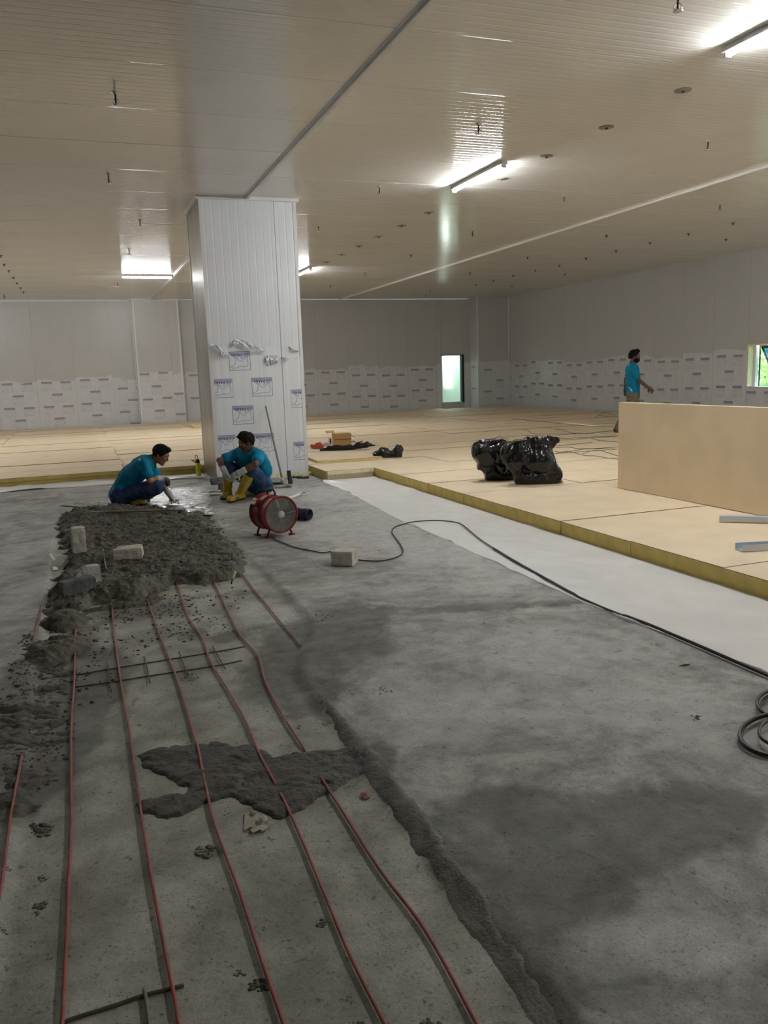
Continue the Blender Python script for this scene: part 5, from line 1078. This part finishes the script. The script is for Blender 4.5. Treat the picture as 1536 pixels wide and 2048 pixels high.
def hair_blob(C,f,u,extra=(),name='hair',face=.050,nape=-.062,seed=1,amp=.012,grow=0):
    s=np.cross(f,u); R=[s,f,u]
    return blob(name,[ell(C+u*.033-f*.016,(.085,.108,.100),R)]+list(extra),.0055,.015,clip=[(C+f*face+u*.040,f*.86-u*.52),(C+u*nape,-u),(C-u*.005+f*.02,f*.55-u*.84)],noise=(amp,70,seed),grow=grow)
def hand_prims(w,d,n,side=1,curl=.5,sc=1.0,spread=.0):
    # palm with five fingers: d towards the fingertips, n out of the palm, side = which way the thumb leaves
    d=nrm(d); n=nrm(n-d*(n@d)); s=np.cross(d,n)*side; R=[d,s,n]
    pr=[rbox(w+d*.048*sc,(.046*sc,.040*sc,.016*sc),R,.012*sc)]
    for i,(L,r_) in enumerate(((.074,.0100),(.082,.0102),(.076,.0098),(.060,.0088))):
        b0=w+d*.090*sc+s*(1.5-i)*.0215*sc; a1=curl*.7; a2=curl*1.7
        m=b0+(d*math.cos(a1)+n*math.sin(a1)+s*spread*(1.5-i)*.1)*L*.52*sc; e=m+(d*math.cos(a2)+n*math.sin(a2))*L*.5*sc
        pr+=[cap(b0,m,r_*sc,r_*.95*sc),cap(m,e,r_*.95*sc,r_*.8*sc)]
    t0=w+d*.028*sc+s*.030*sc; t1=t0+(d*.55+s*.75+n*.25)*.042*sc; t2=t1+(d*.85+s*.25+n*.45)*.036*sc
    return pr+[cap(t0,t1,.0135*sc,.012*sc),cap(t1,t2,.012*sc,.0095*sc)]
def shirt_eye(root,C,f,u):
    s=np.cross(f,u)
    for k in (-1,1):
        b=MB(); b.lathe([(-.009,0),(-.006,.008),(0,.0105),(.006,.008),(.009,0)],C+f*.0785+s*k*.031+u*.010,f,10); e=b.build('eye',M['whiteplastic'],root,fix=False)
        b=MB(); b.lathe([(.0,.0052),(.0095,.005),(.0105,0)],C+f*.0785+s*k*.031+u*.010,f,10); b.build('pupil',M['hair'],e,fix=False)
def boot_prims(kn,an,heel,toe,frac=.56,rt=.068):
    top=an+(kn-an)*frac; d=nrm((toe-heel)*np.array([1,1,0])); ball=toe-d*.05
    return [cap(top,an,rt,.050),cap(an,heel+d*.035+np.array([0,0,.045]),.050,.046),cap(heel+d*.035+np.array([0,0,.038]),ball+np.array([0,0,.036]),.040,.046),cap(ball+np.array([0,0,.034]),toe-d*.03+np.array([0,0,.030]),.046,.034)],top,nrm(kn-an)
def make_boot(root,kn,an,heel,toe,frac=.56,rt=.068,zf=0.0,mats=('boot','sole')):
    heel=heel+np.array([0,0,zf]); toe=toe+np.array([0,0,zf])
    pr,top,ax=boot_prims(kn,an,heel,toe,frac,rt)
    o=link('boot',blob('boot',pr,.0065,.03,clip=[(top,ax),((0,0,zf+.022),(0,0,-1))],noise=(.004,26,4)),root,M[mats[0]])
    link('sole',blob('sole',pr[2:],.0065,.02,clip=[((0,0,zf+.003),(0,0,-1)),((0,0,zf+.024),(0,0,1))],grow=.004),o,M[mats[1]])
    if mats[0]=='boot':
        link('muddy_toe',blob('muddy_toe',pr[2:],.0065,.02,clip=[((0,0,zf+.0235),(0,0,-1)),((0,0,zf+.055),(0,0,1)),(heel+(toe-heel)*.45,-(toe-heel))],grow=.002,noise=(.004,30,2)),o,M['bootdirt'])
    return o
def decal(o,polys,name,m,parent,off=.004):
    bpy.context.view_layer.update(); VV=[];FF=[]
    for px in polys:
        c=np.mean(px,0); pts=[]
        for q in list(px)+[tuple(c)]:
            d=ray(*q); d=d/np.linalg.norm(d); ok,loc,nn,_=o.ray_cast(Vector(CP),Vector(d))
            if ok: pts.append(np.array(loc)-d*off)
        if len(pts)<4: continue
        i=len(VV); n=len(pts)-1; VV+=pts; FF+=[(i+k,i+(k+1)%n,i+n) for k in range(n)]
    if VV:
        b=MB(); b.add(VV,FF); b.build(name,M[m],parent,fix=False)
def dress(root,J,skin,opt):
    # one continuous body, clothes, boots, gloves and hair over it
    C,f,u=J['head'],J['f'],J['u']; U=np.array([0,0,1.])
    sh=[J['shA'],J['shB']]; hp=[J['hipA'],J['hipB']]; pel=(hp[0]+hp[1])/2; ch=(sh[0]+sh[1])/2; mid=J.get('mid',(pel+ch)/2); nb=J['nb']
    torso=[cap(hp[0],hp[1],.105),cap(pel,mid,.128,.122),cap(mid,ch-(ch-mid)*.12,.122,.125),cap(sh[0]*.8+sh[1]*.2,sh[1]*.8+sh[0]*.2,.082),cap(ch,nb,.085,.060)]
    cs=[cap(mid+(a-ch)*.42,a*.75+ch*.25-(ch-mid)*.30,.09,.085) for a in sh]; torso+=cs
    arms=[];
    for k in 'AB':
        s_,e_,w_=J['sh'+k],J['el'+k],J['wr'+k]; arms+=[cap(s_,e_,.046,.037),cap(e_,e_+(w_-e_)*.35,.038,.037),cap(e_+(w_-e_)*.35,w_,.037,.026)]
    legs=[]
    for k in 'AB': legs+=[cap(J['hip'+k],J['kn'+k],.088,.060),cap(J['kn'+k],J['kn'+k]*.6+J['an'+k]*.4,.056,.054),cap(J['kn'+k]*.6+J['an'+k]*.4,J['an'+k],.054,.036)]
    hands=[]
    if opt.get('bare'):
        for k in 'AB': hands+=hand_prims(J['wr'+k],J['hd'+k],J['hn'+k],opt.get('side'+k,1),opt.get('curl',.5))
    neck=[cap(nb,C-u*.05-f*.02,.058,.054)]
    link('body',blob('body',torso+arms+legs+neck+head_prims(C,f,u)+hands,.0065,.014),root,M[skin])
    # shirt
    sl=[cap(J['sh'+k],J['sh'+k]+(J['el'+k]-J['sh'+k])*opt.get('sleeve',.62),.054,.058) for k in 'AB']
    clips=[(J['hem'],J['hemn'])]
    body_sh=blob('shirt',torso+sl,.0075,.035,clip=clips,cut=[cap(nb+nrm(C-nb)*.035,C,.064,.10)],noise=(opt.get('fold',.010),17,6),grow=.013)
    shirt=link('shirt',body_sh,root,M['shirt'])
    for k in 'AB':
        pass
    a=nrm(C-u*.05-nb); s=np.cross(a,f); s=nrm(s); g=np.cross(s,a); b=MB(); ring=[nb+a*.035+(.068*math.cos(t)*s+.070*math.sin(t)*g)+a*(-.014*math.sin(t)) for t in np.linspace(0,2*math.pi,25)]; b.tube(ring,.011,6,caps=False); b.build('collar',M['shirt'],shirt)
    # trousers
    tr=[cap(hp[0],hp[1],.112),cap(pel,pel+(mid-pel)*.45,.125,.12)]
    for k in 'AB':
        kn,an=J['kn'+k],J['an'+k]; tr+=[cap(J['hip'+k],kn,.094,.070),cap(kn,kn+(an-kn)*opt.get('cuff',.55),.069,.060)]
    link('trousers',blob('trousers',tr,.0075,.022,noise=(.008,19,3),grow=.012,clip=([(J['hem']-J['hemn']*.04,-J['hemn'])] if opt.get('bare') else [])),root,M[opt['tr']])
    if opt.get('gloves'):
        for k in 'AB':
            w_,e_=J['wr'+k],J['el'+k]; ax=nrm(w_-e_)
            pr=hand_prims(w_,J['hd'+k],J['hn'+k],opt.get('side'+k,1),opt.get('curl'+k,.7),1.06)+[cap(w_-ax*.055,w_+nrm(J['hd'+k])*.02,.041,.036)]
            gl=link('glove',blob('glove',pr,.0045,.008),root,M['glove'])
            link('cuff_band',blob('cuff_band',[cap(w_-ax*.075,w_-ax*.05,.040,.039)],.0045,.008,clip=[(w_-ax*.078,-ax),(w_-ax*.05,ax)]),gl,M['glove'])
    shirt_eye(root,C,f,u)
    return shirt

# ---- A: the man sitting at the column foot
S=empty('person',tuple(P(505,990)),label='person in turquoise shirt, jeans and yellow boots sitting at the column foot, hands clasped',cat='person',group='workers')
J=dict(head=PD(492.5,885.5,10.30),f=W(-.86,-.36,-.30),nb=PD(501,907,10.36),
 shA=PD(519,909,10.28),shB=PD(472,909,10.52),hipA=PD(527,971,10.47),hipB=PD(511,969,10.60),mid=PD(519,940,10.50),
 elA=PD(511,929,10.02),elB=PD(439,921,10.33),wrA=PD(480,945,9.98),wrB=PD(449,943,10.12),
 knA=PD(504,939,10.17),knB=PD(456,932,10.46),hdA=W(-.80,.05,-.45),hdB=W(.45,-.15,-.85),hnA=W(-.1,.9,-.35),hnB=W(.6,.7,.1),
 anA=PD(478,991,10.36),anB=PD(455,990,10.55))
J['u']=nrm(np.cross(np.cross(J['f'],[0,0,1.]),J['f'])); J['hem']=PD(530,972,10.5); J['hemn']=W(.12,-.45,-1)
sA=dress(S,J,'skin1',dict(gloves=True,tr='jeans',sleeve=.60,sideA=1,sideB=-1,curlA=.9,curlB=.8,cuff=.18))
hd,f,u=J['head'],J['f'],J['u']; s=np.cross(f,u)
link('hair',hair_blob(hd,f,u,[cap(hd+f*.06+u*.098,hd+f*.10+u*.072,.034,.022),cap(hd+u*.115-f*.02+s*.02,hd+u*.13+f*.02,.03,.022)],seed=4,amp=.010),S,M['hair'])
make_boot(S,J['knA'],J['anA'],P(488,998),P(457,1006),.84,.074); make_boot(S,J['knB'],J['anB'],P(464,998),P(441,1000),.84,.074)
decal(sA,[[(536,962),(541,958),(543,968),(539,972)],[(524,893),(530,899),(533,907),(527,902)]],'white_print','shirtmark',sA)

# ---- B: the man squatting and trowelling
Q=empty('person',tuple(P(262,1012)),label='person in turquoise shirt and jeans squatting, trowelling mortar with a gloved hand',cat='person',group='workers')
J=dict(head=PD(322,910,10.03),f=W(.84,-.10,-.50),nb=PD(302,920.5,10.06),
 shA=PD(289,927,9.90),shB=PD(297,929,10.24),hipA=PD(241,992,9.99),hipB=PD(241,990,10.17),mid=PD(262,953,10.07),
 elA=PD(300,962,9.86),elB=PD(322,967,10.27),wrA=PD(321,955.5,10.02),wrB=PD(341,991,10.22),
 knA=PD(313,975,9.90),knB=PD(317,972,10.26),hdA=W(.55,.55,-.35),hdB=W(.55,-.15,-.80),hnA=W(.25,-.35,-.9),hnB=W(-.75,-.1,-.55),
 anA=PD(271,1003,10.02),anB=PD(279,1004,10.27))
J['u']=nrm(np.cross(np.cross(J['f'],[0,0,1.]),J['f'])); J['hem']=PD(240,994,10.08); J['hemn']=W(-.05,0,-1)
sB=dress(Q,J,'skin2',dict(gloves=True,tr='jeans',sleeve=.58,sideA=-1,sideB=1,curlA=1.0,curlB=.9,cuff=.45))
hd,f,u=J['head'],J['f'],J['u']; s=np.cross(f,u)
link('hair',hair_blob(hd,f,u,[cap(hd+f*.05+u*.098,hd+f*.115+u*.060,.036,.022),cap(hd+f*.105+u*.065,hd+f*.12+u*.035,.022,.012)],seed=8,face=.052,amp=.007),Q,M['hair'])
make_boot(Q,J['knA'],J['anA'],P(258,1013),P(294,1013)+np.array([0,0,0]),.30,.066,zf=.02); make_boot(Q,J['knB'],J['anB'],P(266,1009),P(300,1008),.30,.066,zf=.02)
decal(sB,[[(250,977),(254,979),(256,987),(253,987)],[(255,985),(260,984),(260,988),(257,989)],[(276,918),(284,913),(287,916),(279,922)]],'white_print','shirtmark',sB)
# his steel trowel
tw=empty('trowel',(0,0,0),label='steel plastering trowel held to the mortar by the squatting worker',cat='trowel'); g=P(351,1009,.05); dT=W(.75,-.25,0)
b=MB(); b.obox(g,dT*.13,np.cross([0,0,1.],dT)*.05,(0,0,.003)); b.build('blade',M['steel'],tw)
hh=J['wrB']+nrm(J['hdB'])*.075; b=MB(); b.tube([hh-dT*.06,hh,hh+dT*.06],.015,8); b.build('handle',M['wood'],tw)
b=MB(); b.tube([hh+dT*.05,g+dT*.05+np.array([0,0,.003])],.006,6); b.tube([hh-dT*.05,g-dT*.05+np.array([0,0,.003])],.006,6); b.build('shank',M['darkmetal'],tw)
# dark grip in his other hand
hh=J['wrA']+nrm(J['hdA'])*.075+W(.1,-.1,-1)*.03; b=MB(); b.tube([hh,hh+W(.2,-.1,-1)*.03,hh+W(.2,-.1,-1)*.055],.014,8); tag(b.build('tool_grip',M['blackplastic']),'dark grip held in the raised glove of the squatting worker','tool')

# ---- C: the bearded man walking behind the standing board
T=empty('person',tuple(P(1262,864,ZB)),label='bearded person in turquoise shirt and khaki trousers walking behind the standing board',cat='person',group='workers')
D0=17.15
J=dict(head=PD(1270,712.5,D0-.02),f=W(.90,-.42,-.12),nb=PD(1265.5,728.5,D0),
 shA=PD(1264,737,D0-.19),shB=PD(1265,737,D0+.19),hipA=PD(1265.5,793,D0-.09),hipB=PD(1266.5,793,D0+.09),mid=PD(1265.5,763,D0),
 elA=PD(1279,761.5,D0-.22),elB=PD(1252,757,D0+.25),wrA=PD(1297,775,D0-.24),wrB=PD(1250,779,D0+.24),
 knA=PD(1277,834,D0-.10),knB=PD(1248,834,D0+.08),anA=PD(1278,868,D0-.1),anB=PD(1233,861,D0+.08),
 hdA=W(.72,-.1,-.68),hdB=W(.2,-.05,-1),hnA=W(-.1,.95,-.1),hnB=W(.2,.9,0))
J['u']=nrm(np.cross(np.cross(J['f'],[0,0,1.]),J['f'])); J['hem']=PD(1266,789,D0); J['hemn']=np.array([0,0,-1.])
sC=dress(T,J,'skin3',dict(bare=True,tr='khaki',sleeve=.62,sideA=-1,sideB=1,curl=.7,cuff=.93))
hd,f,u=J['head'],J['f'],J['u']; s=np.cross(f,u); R_=[s,f,u]
link('hair',hair_blob(hd,f,u,[cap(hd+f*.03+u*.11,hd+f*.07+u*.085,.035,.028),cap(hd-f*.09+u*.02,hd-f*.095-u*.03,.04,.03)],seed=12,amp=.016,nape=-.075,grow=.005),T,M['hair'])
link('beard',blob('beard',[ell(hd-u*.070+f*.030,(.064,.078,.062),R_)],.0055,.012,clip=[(hd-u*.034+f*.07,u*.8+f*.1),(hd-f*.01,-f)],noise=(.006,60,5),cut=[ell(hd+f*.100-u*.052,(.018,.02,.006),R_)]),T,M['hair'])
def shoe(kn,an,heel,toe):
    pr,_,_=boot_prims(kn,an,heel,toe,.1,.05); o=link('shoe',blob('shoe',pr[1:],.0065,.02,clip=[((0,0,heel[2]+.018),(0,0,-1))]),T,M['shoe']); link('sole',blob('sole',pr[2:],.0065,.02,clip=[((0,0,heel[2]+.002),(0,0,-1)),((0,0,heel[2]+.02),(0,0,1))],grow=.004),o,M['sole'])
zb=ZB+.003
shoe(J['knA'],J['anA'],P(1273,873,zb),P(1297,874,zb)); a=J['anB']; hl=np.array([a[0],a[1],zb])-.05*RH; shoe(J['knB'],a,hl,hl+.25*nrm(W(.95,-.3,0)))
decal(sC,[[(1256,731),(1261,727),(1259,739),(1254,742)],[(1256,774),(1259,774),(1265,781),(1264,784)]],'white_print','shirtmark',sC)
# the figures were laid out in room coordinates: hang their parts from the root at the feet
for root in (S,Q,T):
    for c in root.children: c.location=-root.location
